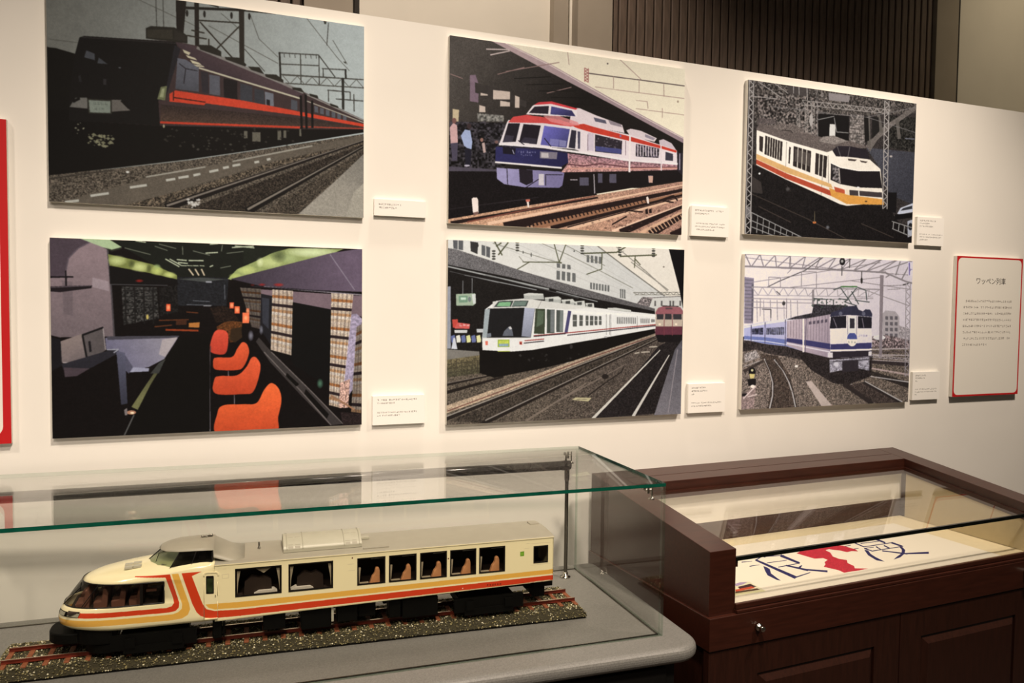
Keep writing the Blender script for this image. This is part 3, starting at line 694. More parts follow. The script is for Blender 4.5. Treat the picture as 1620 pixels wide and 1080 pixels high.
def art_resort():                                    # white train with a wide windscreen, second train to its right
    s = Art(1100, 800, [(62, 30), (1326, 84), (1308, 965), (57, 1022)], 9)
    P, L = s.poly, s.lines
    P([(0, 0), (1418, 0), (1418, 1080), (0, 1080)], (222, 218, 206), (206, 203, 194), [(300, 100), (1000, 300)])
    P([(850, 55), (1250, 75), (1320, 340), (1225, 332)], (230, 220, 202))
    for i in range(5): L(2, (186, 184, 176), [(300 + i * 120, 50), (1000 + i * 40, 330 - i * 6)])
    WD = (92, 92, 92)
    P([(88, 34), (142, 36), (142, 88), (90, 78)], WD); P([(240, 58), (286, 72), (284, 128), (240, 112)], WD); P([(180, 40), (222, 46), (218, 108), (182, 92)], (54, 52, 50)); L(5, (210, 206, 196), [(115, 34), (115, 84)], [(262, 60), (262, 124)])
    for x, y, w, h, n, sl in ((642, 156, 18, 26, 3, .28), (641, 196, 18, 50, 4, .3), (802, 112, 14, 40, 4, .28), (821, 260, 10, 36, 7, .3), (981, 294, 7, 50, 3, .3)):
        for i in range(n):
            xx = x + i * w * 1.55; yy = y + i * w * 1.55 * sl * .5
            P([(xx, yy), (xx + w, yy + w * sl * .5), (xx + w, yy + h), (xx, yy + h * .95)], (104, 104, 100))
    # far bridge and buildings
    P([(1150, 344), (1320, 334), (1320, 402), (1150, 404)], (206, 202, 192)); L(4, (110, 104, 100), [(1150, 342), (1320, 333)]); P([(1072, 372), (1100, 338), (1158, 340), (1136, 396), (1075, 384)], (130, 120, 116), n=.3, k=5)
    for x in (1165, 1200, 1246, 1262, 1300): P([(x, 358), (x + 9, 358), (x + 9, 386), (x, 386)], (96, 92, 88))
    s.zigzag((1052, 314), (1316, 312), (1060, 326), (1316, 326), 16, 3, (120, 116, 104)); L(6, (122, 118, 108), [(860, 64), (1040, 200), (1220, 332)]); L(5, (146, 140, 128), [(960, 68), (1120, 200), (1236, 306)], [(1040, 150), (1240, 300)])
    for i in range(8): L(3, (150, 144, 132), [(990 + i * 28, 98 + i * 24), (1002 + i * 28, 90 + i * 25)])
    OV = (84, 84, 62)
    L(5, OV, [(460, 150), (662, 152)], [(628, 54), (655, 152), (690, 56)], [(884, 104), (882, 190)], [(882, 188), (802, 216)], [(1062, 118), (1058, 180)], [(496, 150), (430, 190)], [(1058, 130), (1090, 165)])
    L(7, OV, [(780, 104), (962, 98)], [(962, 98), (1010, 70)], [(980, 120), (1176, 112)], [(310, 42), (350, 114)], [(382, 46), (330, 112)], [(318, 66), (345, 48)], [(640, 150), (668, 155)])
    L(3, (120, 118, 104), [(440, 120), (465, 150)], [(560, 50), (700, 110), (860, 190), (1050, 290)], [(690, 60), (900, 170)], [(300, 50), (640, 150)])
    for x, y in ((778, 62), (979, 70), (1160, 76), (431, 46), (305, 92)):
        for j in range(4): s.ell(x, y + j * 14, 10, 5, (70, 68, 60))
    s.ell(204, 62, 20, 18, (50, 48, 46)); s.ell(735, 92, 4, 5, (90, 90, 84)); s.ell(505, 112, 3, 12, (90, 90, 84)); s.ell(462, 98, 3, 8, (90, 90, 84)); s.ell(1215, 176, 5, 4, (120, 112, 100))
    P([(40, 74), (104, 82), (480, 206), (765, 288), (1168, 400), (1168, 418), (740, 328), (400, 238), (40, 165)], (108, 104, 102), (92, 88, 86), [(200, 120), (1000, 370)], n=.34, k=2)
    P([(40, 160), (400, 234), (740, 326), (1168, 414), (1168, 444), (900, 520), (40, 660)], (27, 24, 22), n=.2)
    L(8, (160, 160, 154), [(50, 172), (600, 296)]); L(5, (150, 150, 146), [(150, 220), (534, 300)], [(640, 308), (860, 362)]); L(3, (92, 90, 88), [(260, 220), (760, 344)], [(70, 200), (330, 262)])
    P([(58, 282), (76, 280), (78, 614), (56, 614)], (150, 150, 162)); L(4, (130, 130, 128), [(141, 250), (141, 325)], [(190, 238), (190, 326)])
    P([(104, 322), (206, 318), (211, 372), (196, 384), (106, 384)], (160, 174, 148)); P([(120, 332), (166, 330), (166, 366), (120, 368)], (104, 170, 110)); P([(130, 340), (158, 340), (158, 352), (130, 354)], (196, 214, 190)); P([(188, 322), (210, 322), (210, 372), (196, 376)], (206, 208, 198)); s.ell(177, 350, 8, 14, (110, 130, 120))
    P([(84, 458), (114, 456), (118, 500), (88, 502)], (196, 74, 62)); P([(114, 474), (180, 482), (176, 508), (96, 506)], (206, 92, 84)); s.glyphs(122, 478, 172, 18, (236, 200, 190)); P([(96, 514), (166, 514), (164, 530), (98, 530)], (206, 204, 198)); P([(214, 508), (250, 508), (250, 528), (216, 528)], (190, 190, 186))
    for i, c in enumerate(((74, 92, 186), (226, 222, 204), (78, 98, 190), (216, 214, 150), (80, 96, 184), (222, 216, 160))):
        x = 78 + i * 27; P([(x, 546), (x + 20, 540), (x + 26, 566), (x + 24, 580), (x + 4, 582)], c)
    P([(80, 616), (92, 556), (100, 556), (113, 616)], (206, 206, 210)); P([(50, 616), (240, 630), (245, 650), (50, 676)], (124, 118, 108)); P([(50, 674), (235, 648), (240, 745), (50, 774)], (112, 100, 72), (70, 66, 50), [(140, 660), (150, 760)], n=.2, k=4)
    for i in range(3): L(3, (62, 56, 44), [(55, 700 + i * 22), (235, 676 + i * 22)])
    for i in range(6): L(3, (62, 56, 44), [(80 + i * 28, 674), (80 + i * 28, 760)])
    # ground
    P([(40, 770), (240, 745), (700, 690), (1172, 520), (1320, 560), (1320, 1060), (40, 1060)], (94, 83, 70), (80, 70, 62), [(300, 800), (1000, 900)], n=.28, k=3)
    s.specks((60, 780, 1100, 1010), 900, (50, 43, 36), (2, 6)); s.specks((60, 800, 1100, 1010), 320, (150, 138, 120), (1, 4))
    s.taper((50, 806), (330, 748), 18, 8, (36, 30, 26)); s.taper((50, 850), (360, 764), 18, 10, (34, 28, 24)); s.taper((50, 800), (330, 745), 5, 3, (120, 108, 96))
    P([(230, 612), (400, 630), (520, 618), (1172, 508), (1172, 534), (800, 664), (600, 712), (310, 770), (232, 745)], (19, 16, 14)); s.specks((420, 640, 900, 690), 26, (60, 56, 52), (4, 10), .6)
    P([(50, 920), (400, 800), (700, 690), (1172, 532), (1172, 546), (800, 682), (400, 836), (50, 962)], (182, 158, 130), (150, 132, 112), [(200, 880), (1100, 560)], n=.14, k=4); L(5, (110, 70, 60), [(60, 948), (400, 822), (800, 670), (1150, 552)])
    s.taper((50, 990), (1172, 548), 22, 7, (38, 32, 28)); s.taper((50, 978), (1172, 545), 7, 3, (150, 140, 126)); P([(70, 1000), (1172, 556), (1180, 562), (250, 1012)], (62, 54, 46), n=.3, k=4)
    s.taper((248, 1014), (1192, 560), 26, 7, (36, 30, 26)); s.taper((262, 998), (1192, 556), 7, 3, (140, 130, 118))
    s.taper((480, 1000), (800, 800), 12, 6, (120, 106, 92)); s.taper((640, 900), (1000, 705), 8, 4, (118, 104, 92)); L(6, (40, 34, 30), [(810, 868), (900, 800), (990, 740), (1000, 716)]); s.ell(902, 764, 18, 14, (38, 32, 28))
    P([(724, 888), (745, 876), (830, 878), (812, 898)], (190, 178, 136)); L(3, (110, 100, 80), [(750, 886), (806, 886)]); L(7, (176, 164, 146), [(1095, 634), (1140, 632)], [(1140, 606), (1180, 604)], [(1060, 640), (1085, 636)])
    P([(1190, 600), (1320, 540), (1316, 580), (1190, 960), (840, 990), (1020, 800)], (36, 31, 30), n=.3, k=3)
    s.taper((836, 990), (1197, 622), 15, 5, (206, 198, 182)); s.taper((1052, 978), (1246, 648), 16, 5, (206, 198, 184))
    P([(1326, 552), (1310, 1000), (1162, 980), (1276, 620)], (120, 114, 116), (88, 84, 88), [(1200, 940), (1310, 620)], n=.14, k=2); L(4, (150, 140, 140), [(1290, 620), (1240, 960)])
    # second train
    P([(1170, 410), (1186, 396), (1210, 390), (1304, 394), (1320, 416), (1318, 545), (1300, 570), (1185, 572), (1168, 520)], (192, 174, 154)); P([(1172, 420), (1186, 396), (1210, 388), (1304, 392), (1320, 414), (1318, 430), (1172, 430)], (150, 92, 96)); L(5, (60, 50, 48), [(1210, 386), (1296, 388)])
    for q in ((1178, 430, 1214, 458), (1222, 428, 1258, 458), (1266, 430, 1312, 458)): P([(q[0], q[1]), (q[2], q[1]), (q[2], q[3]), (q[0], q[3])], (54, 50, 52))
    P([(1168, 496), (1318, 496), (1316, 548), (1172, 548)], (98, 50, 60)); P([(1172, 540), (1318, 540), (1300, 580), (1186, 580)], (26, 22, 22)); s.ell(1194, 484, 7, 6, (240, 220, 190)); s.ell(1282, 484, 7, 6, (240, 220, 190)); P([(1225, 395), (1262, 395), (1262, 404), (1225, 404)], (90, 70, 70)); L(3, (120, 60, 64), [(1218, 430), (1218, 545)], [(1262, 430), (1262, 545)]); P([(1318, 420), (1330, 420), (1326, 560), (1314, 560)], (24, 20, 22))
    P([(1242, 78), (1340, 80), (1334, 420), (1318, 396), (1300, 300)], (15, 13, 14))
    # main train
    P([(262, 402), (320, 358), (470, 345), (600, 362), (850, 395), (1170, 430), (1172, 508), (900, 556), (510, 622), (400, 630), (246, 622), (244, 556)], (230, 226, 216))
    P([(480, 395), (700, 408), (1172, 436), (1172, 446), (700, 424), (530, 402)], (238, 234, 224)); P([(300, 362), (470, 346), (850, 396), (700, 404), (480, 392), (300, 396)], (214, 210, 198))
    for pts in ([(465, 322), (495, 315), (570, 320), (576, 352), (468, 350)], [(578, 340), (650, 334), (666, 344), (666, 370), (580, 362)], [(668, 352), (728, 349), (738, 360), (738, 380), (672, 372)], [(738, 362), (790, 357), (797, 386), (742, 382)], [(797, 370), (840, 370), (843, 391), (800, 388)], [(914, 396), (960, 395), (1040, 408), (1042, 420), (918, 406)]):
        P(pts, (176, 176, 166)); P([(pts[0][0], pts[0][1]), pts[1], pts[2], (pts[2][0], pts[2][1] + 8), (pts[0][0], pts[0][1] + 8)], (206, 204, 192))
    for x, y in ((600, 348), (690, 360), (752, 366), (808, 376)): P([(x, y), (x + 24, y - 2), (x + 24, y + 14), (x, y + 14)], (70, 70, 66))
    P([(274, 398), (470, 394), (526, 398), (504, 554), (246, 556)], (28, 27, 27)); P([(470, 395), (525, 398), (503, 553), (454, 548)], (166, 170, 198), (130, 136, 160), [(480, 400), (490, 550)]); P([(258, 404), (286, 402), (270, 556), (246, 556)], (150, 168, 166)); L(4, (210, 206, 196), [(274, 398), (470, 393), (526, 398)], [(246, 557), (505, 556)])
    P([(306, 392), (330, 362), (360, 358), (492, 357), (480, 388)], (64, 76, 66)); P([(322, 386), (336, 366), (398, 364), (392, 388)], (128, 176, 128)); P([(404, 386), (416, 362), (484, 360), (474, 384)], (100, 136, 110)); L(4, (220, 216, 204), [(400, 388), (414, 358)])
    P([(352, 546), (362, 520), (388, 494), (402, 500), (411, 546)], (92, 98, 112)); P([(384, 500), (396, 494), (404, 508), (392, 512)], (200, 196, 190)); P([(270, 534), (292, 530), (292, 552), (268, 553)], (110, 120, 130))
    P([(529, 400), (580, 402), (578, 536), (521, 534)], (60, 66, 50)); P([(540, 410), (574, 412), (570, 480), (534, 500)], (92, 106, 84), al=.8); P([(590, 404), (632, 406), (630, 532), (589, 532)], (66, 72, 64)); P([(610, 408), (630, 408), (628, 528), (608, 526)], (130, 138, 134), al=.7); P([(641, 407), (678, 410), (676, 526), (640, 526)], (76, 80, 74)); P([(660, 412), (677, 412), (675, 524), (658, 522)], (140, 146, 140), al=.7); P([(703, 411), (720, 414), (700, 533), (683, 535)], (64, 54, 128))
    for x, w, y0, y1 in ((728, 22, 432, 496), (764, 18, 435, 493), (797, 15, 437, 491), (820, 18, 438, 490), (845, 15, 440, 488), (868, 14, 440, 487)): P([(x, y0), (x + w, y0 + 1), (x + w, y1), (x, y1)], (86, 86, 80)); L(3, (206, 202, 192), [(x, (y0 + y1) / 2), (x + w, (y0 + y1) / 2)])
    for i in range(11): P([(965 + i * 9.6, 445 + i * .3), (970 + i * 9.6, 445 + i * .3), (970 + i * 9.6, 481), (965 + i * 9.6, 482)], (110, 108, 104))
    for i in range(9): P([(1090 + i * 5.8, 453), (1093 + i * 5.8, 453), (1093 + i * 5.8, 478), (1090 + i * 5.8, 479)], (120, 116, 112))
    P([(1148, 456), (1168, 458), (1168, 472), (1148, 474)], (130, 126, 120)); L(3, (150, 146, 140), [(908, 430), (908, 540)], [(926, 432), (926, 540)], [(1074, 440), (1074, 510)], [(932, 430), (932, 545)], [(560, 360), (540, 400)])
    L(5, (150, 60, 54), [(520, 545), (700, 530), (930, 508), (1172, 486)], [(472, 572), (574, 563)]); L(5, (50, 44, 48), [(700, 543), (930, 518), (1172, 492)], [(468, 585), (574, 574)], [(520, 549), (690, 534)])
    P([(328, 566), (390, 566), (390, 606), (328, 606)], (150, 170, 60)); P([(334, 572), (385, 572), (385, 586), (334, 586)], (206, 212, 90)); P([(334, 588), (385, 588), (385, 602), (334, 602)], (120, 170, 190)); s.glyphs(340, 574, 380, 10, (110, 130, 60)); P([(261, 574), (275, 574), (275, 596), (263, 596)], (214, 110, 90)); P([(443, 576), (458, 576), (458, 593), (444, 593)], (206, 100, 80)); P([(446, 582), (455, 582), (455, 590), (446, 590)], (120, 40, 40))
    L(4, (200, 210, 90), [(328, 628), (392, 628)]); s.ell(905, 552, 9, 5, (180, 176, 170)); s.ell(720, 604, 8, 12, (50, 46, 44))
    return s


def art_liner():                                     # cream train with gold and red bands seen from above
    s = Art(900, 640, [(76, 48), (1013, 200), (1000, 970), (74, 912)], 11)
    P, L = s.poly, s.lines
    P([(0, 0), (1620, 0), (1620, 1080), (0, 1080)], (44, 39, 36), n=.3, k=3)
    P([(740, 440), (1010, 470), (1005, 760), (870, 700), (820, 560)], (58, 55, 64), (46, 44, 54), [(800, 500), (980, 720)], n=.12); P([(860, 260), (1015, 280), (1010, 470), (860, 440)], (34, 32, 28), n=.5, k=5)
    P([(70, 40), (1016, 200), (1016, 250), (870, 260), (640, 250), (600, 400), (120, 300)], (66, 60, 54), n=.45, k=5)
    P([(526, 130), (645, 148), (640, 186), (528, 172)], (120, 112, 106)); P([(130, 130), (480, 160), (470, 380), (130, 280)], (74, 67, 61), n=.6, k=6); s.specks((80, 60, 520, 330), 260, (26, 22, 20), (4, 12), .7); s.specks((80, 60, 520, 330), 170, (142, 134, 124), (3, 9), .6)
    P([(300, 75), (420, 100), (410, 150), (300, 130)], (60, 54, 50)); L(4, (150, 142, 132), [(330, 90), (330, 130)], [(360, 95), (362, 140)], [(405, 100), (408, 170)], [(220, 70), (300, 130)], [(130, 60), (260, 150)], [(90, 140), (240, 160)])
    P([(470, 246), (642, 262), (642, 404), (474, 380)], (18, 16, 15)); P([(536, 305), (568, 307), (568, 376), (534, 374)], (190, 184, 170)); L(5, (120, 116, 108), [(575, 350), (640, 356)], [(560, 270), (575, 350)], [(470, 280), (560, 262)])
    P([(648, 250), (726, 258), (732, 436), (645, 425)], (104, 96, 88), n=.3, k=6)
    for i in range(6): L(3, (60, 54, 48), [(650, 280 + i * 26), (728, 286 + i * 27)])
    P([(738, 430), (800, 350), (870, 300), (1013, 205), (1013, 234), (880, 326), (800, 400), (762, 462)], (94, 86, 78), n=.1)
    for a, b in (((748, 250), (756, 424)), ((806, 262), (824, 356)), ((908, 290), (922, 392))): L(18, (82, 76, 68), [a, b])
    P([(724, 262), (748, 262), (756, 400), (732, 410)], (22, 20, 18)); P([(768, 268), (806, 272), (812, 350), (772, 392)], (26, 24, 22))
    s.zigzag((380, 170), (870, 232), (380, 196), (870, 254), 26, 4, (136, 128, 118)); L(3, (110, 104, 98), [(470, 240), (740, 270), (1010, 220)], [(740, 270), (1010, 360)], [(200, 200), (520, 240)], [(430, 170), (436, 380)], [(460, 110), (470, 370)])
    for x in (350, 395, 432): s.zigzag((x, 190), (x + 4, 350), (x + 16, 190), (x + 20, 350), 12, 3, (130, 122, 112))
    s.ell(432, 280, 10, 36, (150, 142, 132)); s.ell(878, 490, 8, 6, (150, 140, 130)); L(7, (84, 84, 92), [(955, 392), (1005, 396)])
    # shadow, tracks at the lower left
    P([(100, 520), (620, 745), (870, 770), (915, 840), (1000, 930), (1000, 985), (70, 925)], (21, 18, 17), n=.3)
    L(4, (62, 52, 44), [(110, 690), (420, 830), (640, 945)], [(150, 760), (330, 850)], [(720, 860), (900, 940)]); L(3, (44, 38, 34), [(300, 640), (330, 680)]); s.blob(310, 665, 14, 14, (96, 90, 84), .7); s.blob(536, 880, 12, 12, (120, 120, 120), .8); s.ell(462, 852, 10, 7, (170, 96, 50)); L(4, (90, 80, 60), [(462, 790), (462, 850)]); s.ell(150, 576, 6, 6, (200, 196, 186))
    P([(110, 590), (160, 625), (170, 690), (110, 680)], (48, 42, 38))
    F_ = (136, 132, 124)
    L(5, F_, [(104, 790), (402, 938)], [(104, 835), (330, 932)], [(104, 870), (240, 925)])
    for i in range(9): x = 112 + i * 33; L(4, F_, [(x, 794 + i * 16.4), (x - 4, 905 + i * 3)])
    # train
    P([(126, 326), (140, 300), (330, 312), (400, 352), (560, 396), (650, 400), (760, 440), (600, 450), (520, 466), (330, 405), (130, 338)], (88, 78, 71), n=.14, k=3)
    P([(128, 290), (146, 262), (236, 276), (246, 300), (130, 300)], (80, 71, 66), n=.2); P([(206, 320), (260, 298), (340, 306), (394, 334), (396, 356), (300, 345)], (96, 86, 78), n=.2); P([(474, 400), (500, 374), (560, 370), (640, 402), (560, 420)], (120, 110, 100), n=.15); L(5, (46, 40, 36), [(270, 335), (320, 340), (330, 352)])
    P([(128, 332), (320, 402), (524, 462), (560, 450), (620, 470), (760, 505), (822, 560), (832, 664), (844, 745), (640, 762), (600, 752), (500, 704), (300, 612), (130, 527)], (228, 218, 198), (212, 200, 178), [(300, 420), (500, 690)])
    P([(144, 364), (166, 372), (165, 458), (146, 448)], (44, 36, 32))
    def wins(tl, tr, br, bl, n):
        P([tl, tr, br, bl], (40, 33, 30)); tl, tr, br, bl = (np.array(t, float) for t in (tl, tr, br, bl))
        for i in range(1, n): L(5 if n < 6 else 4, (192, 182, 162), [tl + (tr - tl) * i / n, bl + (br - bl) * i / n])
    wins((178, 364), (275, 400), (272, 508), (175, 468), 7); wins((338, 425), (436, 455), (432, 574), (336, 536), 4); wins((461, 465), (525, 485), (521, 606), (459, 582), 3); P([(312, 428), (322, 432), (318, 524), (310, 520)], (50, 42, 38)); P([(345, 440), (430, 468), (428, 540), (345, 510)], (120, 110, 98), al=.4)
    L(4, (150, 140, 126), [(298, 400), (294, 612)], [(500, 600), (496, 702)], [(530, 480), (536, 640)])
    P([(130, 465), (300, 540), (550, 640), (560, 664), (300, 574), (130, 494)], (192, 150, 94)); P([(130, 496), (300, 577), (548, 676), (552, 706), (300, 607), (130, 522)], (156, 64, 42)); P([(540, 660), (640, 700), (842, 728), (846, 758), (640, 752), (552, 706)], (192, 134, 60)); P([(566, 654), (626, 672), (628, 694), (575, 682)], (164, 72, 46)); s.ell(745, 738, 7, 4, (70, 50, 30))
    P([(600, 740), (640, 762), (560, 730)], (220, 216, 206))
    P([(547, 524), (600, 550), (700, 570), (818, 572), (832, 666), (700, 660), (600, 640), (547, 616)], (25, 21, 22)); P([(556, 532), (592, 552), (596, 634), (556, 612)], (84, 78, 74), n=.5, k=6); L(5, (160, 150, 138), [(592, 552), (600, 636)]); L(5, (236, 230, 214), [(547, 522), (600, 548), (700, 567), (818, 569)])
    P([(553, 452), (580, 428), (650, 430), (746, 452), (762, 506), (650, 490), (574, 486)], (33, 28, 31)); L(4, (90, 84, 80), [(650, 432), (640, 490)], [(580, 430), (600, 486)]); P([(640, 500), (690, 506), (680, 514), (644, 510)], (60, 50, 44)); P([(706, 510), (750, 518), (740, 525), (714, 520)], (60, 50, 44))
    P([(652, 674), (832, 690), (834, 718), (654, 702)], (56, 48, 46)); L(6, (216, 206, 188), [(704, 680), (706, 706)]); P([(630, 670), (652, 674), (652, 704), (630, 692)], (206, 190, 160)); s.ell(700, 660, 8, 5, (206, 200, 190))
    P([(866, 690), (914, 690), (912, 806), (866, 790)], (18, 16, 16))
    s.zigzag((838, 180), (838, 780), (862, 182), (862, 782), 26, 5, (142, 134, 124)); s.zigzag((82, 50), (78, 915), (106, 54), (106, 915), 34, 5, (150, 142, 132)); P([(78, 760), (106, 760), (104, 820), (78, 820)], (128, 122, 116), al=.7)
    P([(918, 808), (936, 776), (1004, 750), (1004, 800), (930, 812)], (168, 168, 176)); P([(936, 792), (950, 778), (1000, 764), (1000, 782)], (40, 40, 46)); P([(905, 812), (1004, 806), (1002, 830), (905, 842)], (16, 14, 14)); P([(975, 850), (1004, 840), (1002, 930), (978, 940)], (150, 150, 156)); s.ell(992, 880, 12, 20, (30, 28, 30))
    L(5, F_, [(890, 850), (1000, 886)], [(892, 890), (990, 932)], [(900, 852), (896, 892)], [(930, 862), (926, 906)], [(960, 872), (956, 920)])
    return s


def art_locomotive():                                # navy and cream electric locomotive with pale blue coaches
    s = Art(900, 640, [(62, 40), (1000, 82), (975, 860), (50, 912)], 13)
    P, L = s.poly, s.lines
    P([(0, 0), (1620, 0), (1620, 1080), (0, 1080)], (216, 203, 198), (198, 186, 184), [(300, 80), (700, 480)])
    T = (128, 119, 116)
    P([(60, 170), (112, 176), (110, 430), (60, 430)], (128, 118, 128))
    for i in range(12): L(5, (92, 84, 94), [(62, 186 + i * 20), (110, 188 + i * 20)])
    P([(100, 210), (112, 212), (110, 420), (100, 420)], (86, 78, 88))
    s.zigzag((60, 40), (1000, 78), (60, 112), (850, 142), 22, 6, T); L(9, T, [(60, 110), (440, 124), (842, 144), (960, 195), (1000, 206)]); L(7, T, [(842, 144), (870, 160), (850, 172)], [(930, 84), (905, 160)], [(990, 84), (940, 180)])
    L(5, (74, 70, 66), [(505, 56), (402, 132), (250, 196), (190, 226)]); L(3, (110, 102, 98), [(60, 60), (600, 130), (980, 160)], [(100, 200), (820, 90)], [(300, 150), (320, 130), (318, 60)], [(650, 190), (990, 240)], [(300, 230), (840, 170)], [(700, 230), (980, 330)], [(840, 220), (960, 215)], [(860, 240), (930, 236)])
    s.ell(608, 84, 16, 21, (28, 25, 24)); s.ell(607, 82, 7, 9, (150, 144, 136)); L(5, (70, 66, 62), [(606, 108), (606, 162)], [(716, 140), (716, 172)], [(650, 70), (648, 120)]); s.ell(716, 190, 6, 18, (44, 40, 36)); L(6, (60, 56, 52), [(945, 214), (975, 206)])
    s.zigzag((100, 226), (820, 238), (110, 272), (780, 282), 24, 4, (150, 141, 138)); L(6, (136, 127, 124), [(100, 226), (830, 240)]); L(4, T, [(196, 170), (262, 174)], [(196, 170), (196, 226)], [(262, 174), (262, 226)], [(380, 140), (464, 142)], [(380, 140), (380, 226)], [(464, 142), (464, 232)], [(65, 290), (440, 296), (780, 290)], [(60, 310), (440, 316)], [(60, 340), (300, 345)], [(150, 290), (150, 390)], [(298, 290), (298, 410)])
    for i in range(7): L(4, (140, 131, 128), [(130 + i * 38, 300), (134 + i * 38, 420)])
    s.ell(282, 318, 9, 12, (60, 56, 52)); L(5, (70, 66, 62), [(240, 250), (262, 270)], [(160, 350), (210, 352), (210, 400)])
    P([(440, 240), (452, 240), (452, 330), (440, 330)], T)
    P([(834, 372), (850, 356), (904, 362), (926, 392), (926, 524), (834, 524)], (158, 148, 144))
    for i in range(4):
        for j in range(3): P([(848 + j * 26, 388 + i * 32), (864 + j * 26, 389 + i * 32), (864 + j * 26, 408 + i * 32), (848 + j * 26, 407 + i * 32)], (92, 86, 86))
    P([(776, 500), (850, 492), (985, 520), (985, 600), (776, 580)], (122, 106, 102), n=.4, k=5); s.specks((780, 500, 980, 580), 60, (70, 60, 58), (4, 10), .7); s.ell(815, 506, 34, 14, (206, 198, 196)); P([(926, 440), (985, 460), (985, 520), (926, 510)], (150, 140, 136), n=.2)
    # ground
    P([(40, 560), (420, 590), (780, 560), (1000, 570), (1000, 930), (40, 940)], (108, 95, 84), (98, 86, 74), [(200, 700), (700, 880)], n=.36, k=3)
    P([(55, 505), (300, 540), (420, 580), (420, 640), (330, 620), (200, 600), (130, 575), (55, 590)], (50, 43, 40), n=.3, k=4)
    for i in range(6): s.taper((772, 572 + i * 15), (985, 566 + i * 19), 7, 6, (70, 60, 58) if i % 2 else (172, 158, 152))
    s.taper((762, 640), (985, 655), 16, 22, (50, 42, 40)); s.taper((762, 675), (985, 712), 8, 10, (172, 150, 140)); s.taper((762, 700), (985, 770), 22, 34, (44, 38, 34)); s.taper((762, 720), (985, 752), 5, 6, (176, 168, 160))
    P([(150, 600), (250, 610), (320, 720), (365, 900), (195, 910), (220, 740), (170, 640)], (66, 55, 47), n=.34, k=3); s.taper((170, 640), (60, 700), 14, 18, (56, 47, 42)); s.taper((150, 640), (60, 672), 5, 5, (150, 140, 132)); P([(64, 600), (130, 580), (150, 620), (66, 650)], (140, 130, 122), n=.3)
    L(7, (168, 160, 152), [(176, 628), (206, 690), (224, 760), (224, 830), (208, 905)], [(232, 632), (280, 690), (314, 755), (336, 820), (354, 900)]); L(4, (44, 37, 33), [(182, 634), (212, 700), (230, 765), (230, 835), (216, 905)], [(238, 634), (288, 696), (322, 760), (344, 825), (360, 900)])
    s.specks((240, 650, 980, 890), 320, (84, 74, 64), (2, 6), .7); s.specks((240, 650, 980, 890), 220, (160, 148, 134), (1, 4), .7); s.ell(356, 668, 9, 7, (226, 216, 206))
    P([(408, 752), (440, 748), (556, 884), (500, 892)], (178, 160, 146)); 
    P([(320, 560), (420, 590), (780, 600), (770, 720), (640, 770), (560, 760), (440, 690)], (40, 34, 32), n=.3)
    s.taper((620, 760), (780, 872), 30, 24, (46, 39, 36)); s.taper((660, 765), (800, 866), 6, 7, (178, 170, 160)); P([(650, 770), (740, 750), (930, 862), (800, 872)], (64, 54, 48), n=.3, k=3)
    s.taper((730, 752), (940, 864), 20, 18, (44, 37, 34)); s.taper((736, 748), (944, 860), 5, 7, (176, 168, 158))
    P([(50, 830), (130, 780), (120, 900), (46, 912)], (132, 112, 104), n=.2); s.ell(108, 700, 20, 24, (24, 21, 20)); s.ell(108, 692, 7, 7, (196, 186, 140)); P([(92, 712), (124, 712), (118, 738), (98, 738)], (196, 176, 110)); P([(82, 742), (130, 738), (130, 774), (88, 778)], (26, 23, 22)); s.ell(112, 782, 12, 9, (240, 226, 214)); P([(52, 822), (80, 820), (80, 838), (52, 838)], (28, 24, 24)); L(7, (196, 176, 164), [(86, 840), (136, 826)], [(60, 850), (130, 780)])
    # coaches and loco
    P([(60, 446), (180, 420), (300, 404), (420, 388), (410, 590), (300, 558), (180, 545), (60, 520)], (158, 156, 200), (176, 166, 190), [(100, 480), (380, 480)]); P([(60, 448), (190, 420), (300, 402), (420, 386), (420, 402), (300, 418), (190, 434), (60, 458)], (206, 198, 200))
    P([(60, 500), (180, 508), (300, 520), (405, 545), (405, 586), (300, 556), (180, 542), (60, 520)], (92, 104, 168)); L(5, (206, 200, 212), [(60, 522), (180, 530), (300, 548), (405, 572)])
    P([(105, 460), (168, 454), (168, 492), (105, 492)], (58, 56, 78), n=.3, k=6); P([(185, 456), (284, 450), (284, 494), (185, 492)], (50, 48, 68), n=.4, k=6)
    for i in range(9): L(3, (180, 176, 196), [(190 + i * 11, 452), (190 + i * 11, 494)])
    L(4, (70, 64, 84), [(178, 424), (178, 544)], [(292, 408), (292, 558)], [(100, 440), (100, 530)])
    P([(300, 416), (420, 396), (545, 374), (545, 622), (410, 590), (300, 552)], (176, 158, 158), (150, 134, 140), [(340, 430), (520, 600)])
    for i in range(15): x = 306 + i * 16; L(3, (120, 106, 112), [(x, 418 - i * 2.6), (x, 505 + i * 2)])
    for i in range(5): P([(424 + i * 22, 420 - i * 3), (438 + i * 22, 417 - i * 3), (438 + i * 22, 434 - i * 3), (424 + i * 22, 437 - i * 3)], (84, 74, 82))
    P([(300, 512), (410, 522), (545, 542), (545, 574), (410, 552), (300, 532)], (52, 48, 98)); L(7, (206, 196, 204), [(300, 540), (410, 562), (545, 588)]); L(9, (226, 216, 214), [(392, 400), (394, 588)]); L(4, (90, 80, 90), [(410, 400), (404, 588)])
    P([(295, 410), (345, 392), (440, 372), (450, 322), (540, 326), (640, 328), (640, 352), (545, 378), (410, 402)], (50, 46, 48), n=.3, k=4); s.specks((440, 290, 640, 340), 30, (60, 70, 60), (4, 10), .8)
    G = (58, 66, 60)
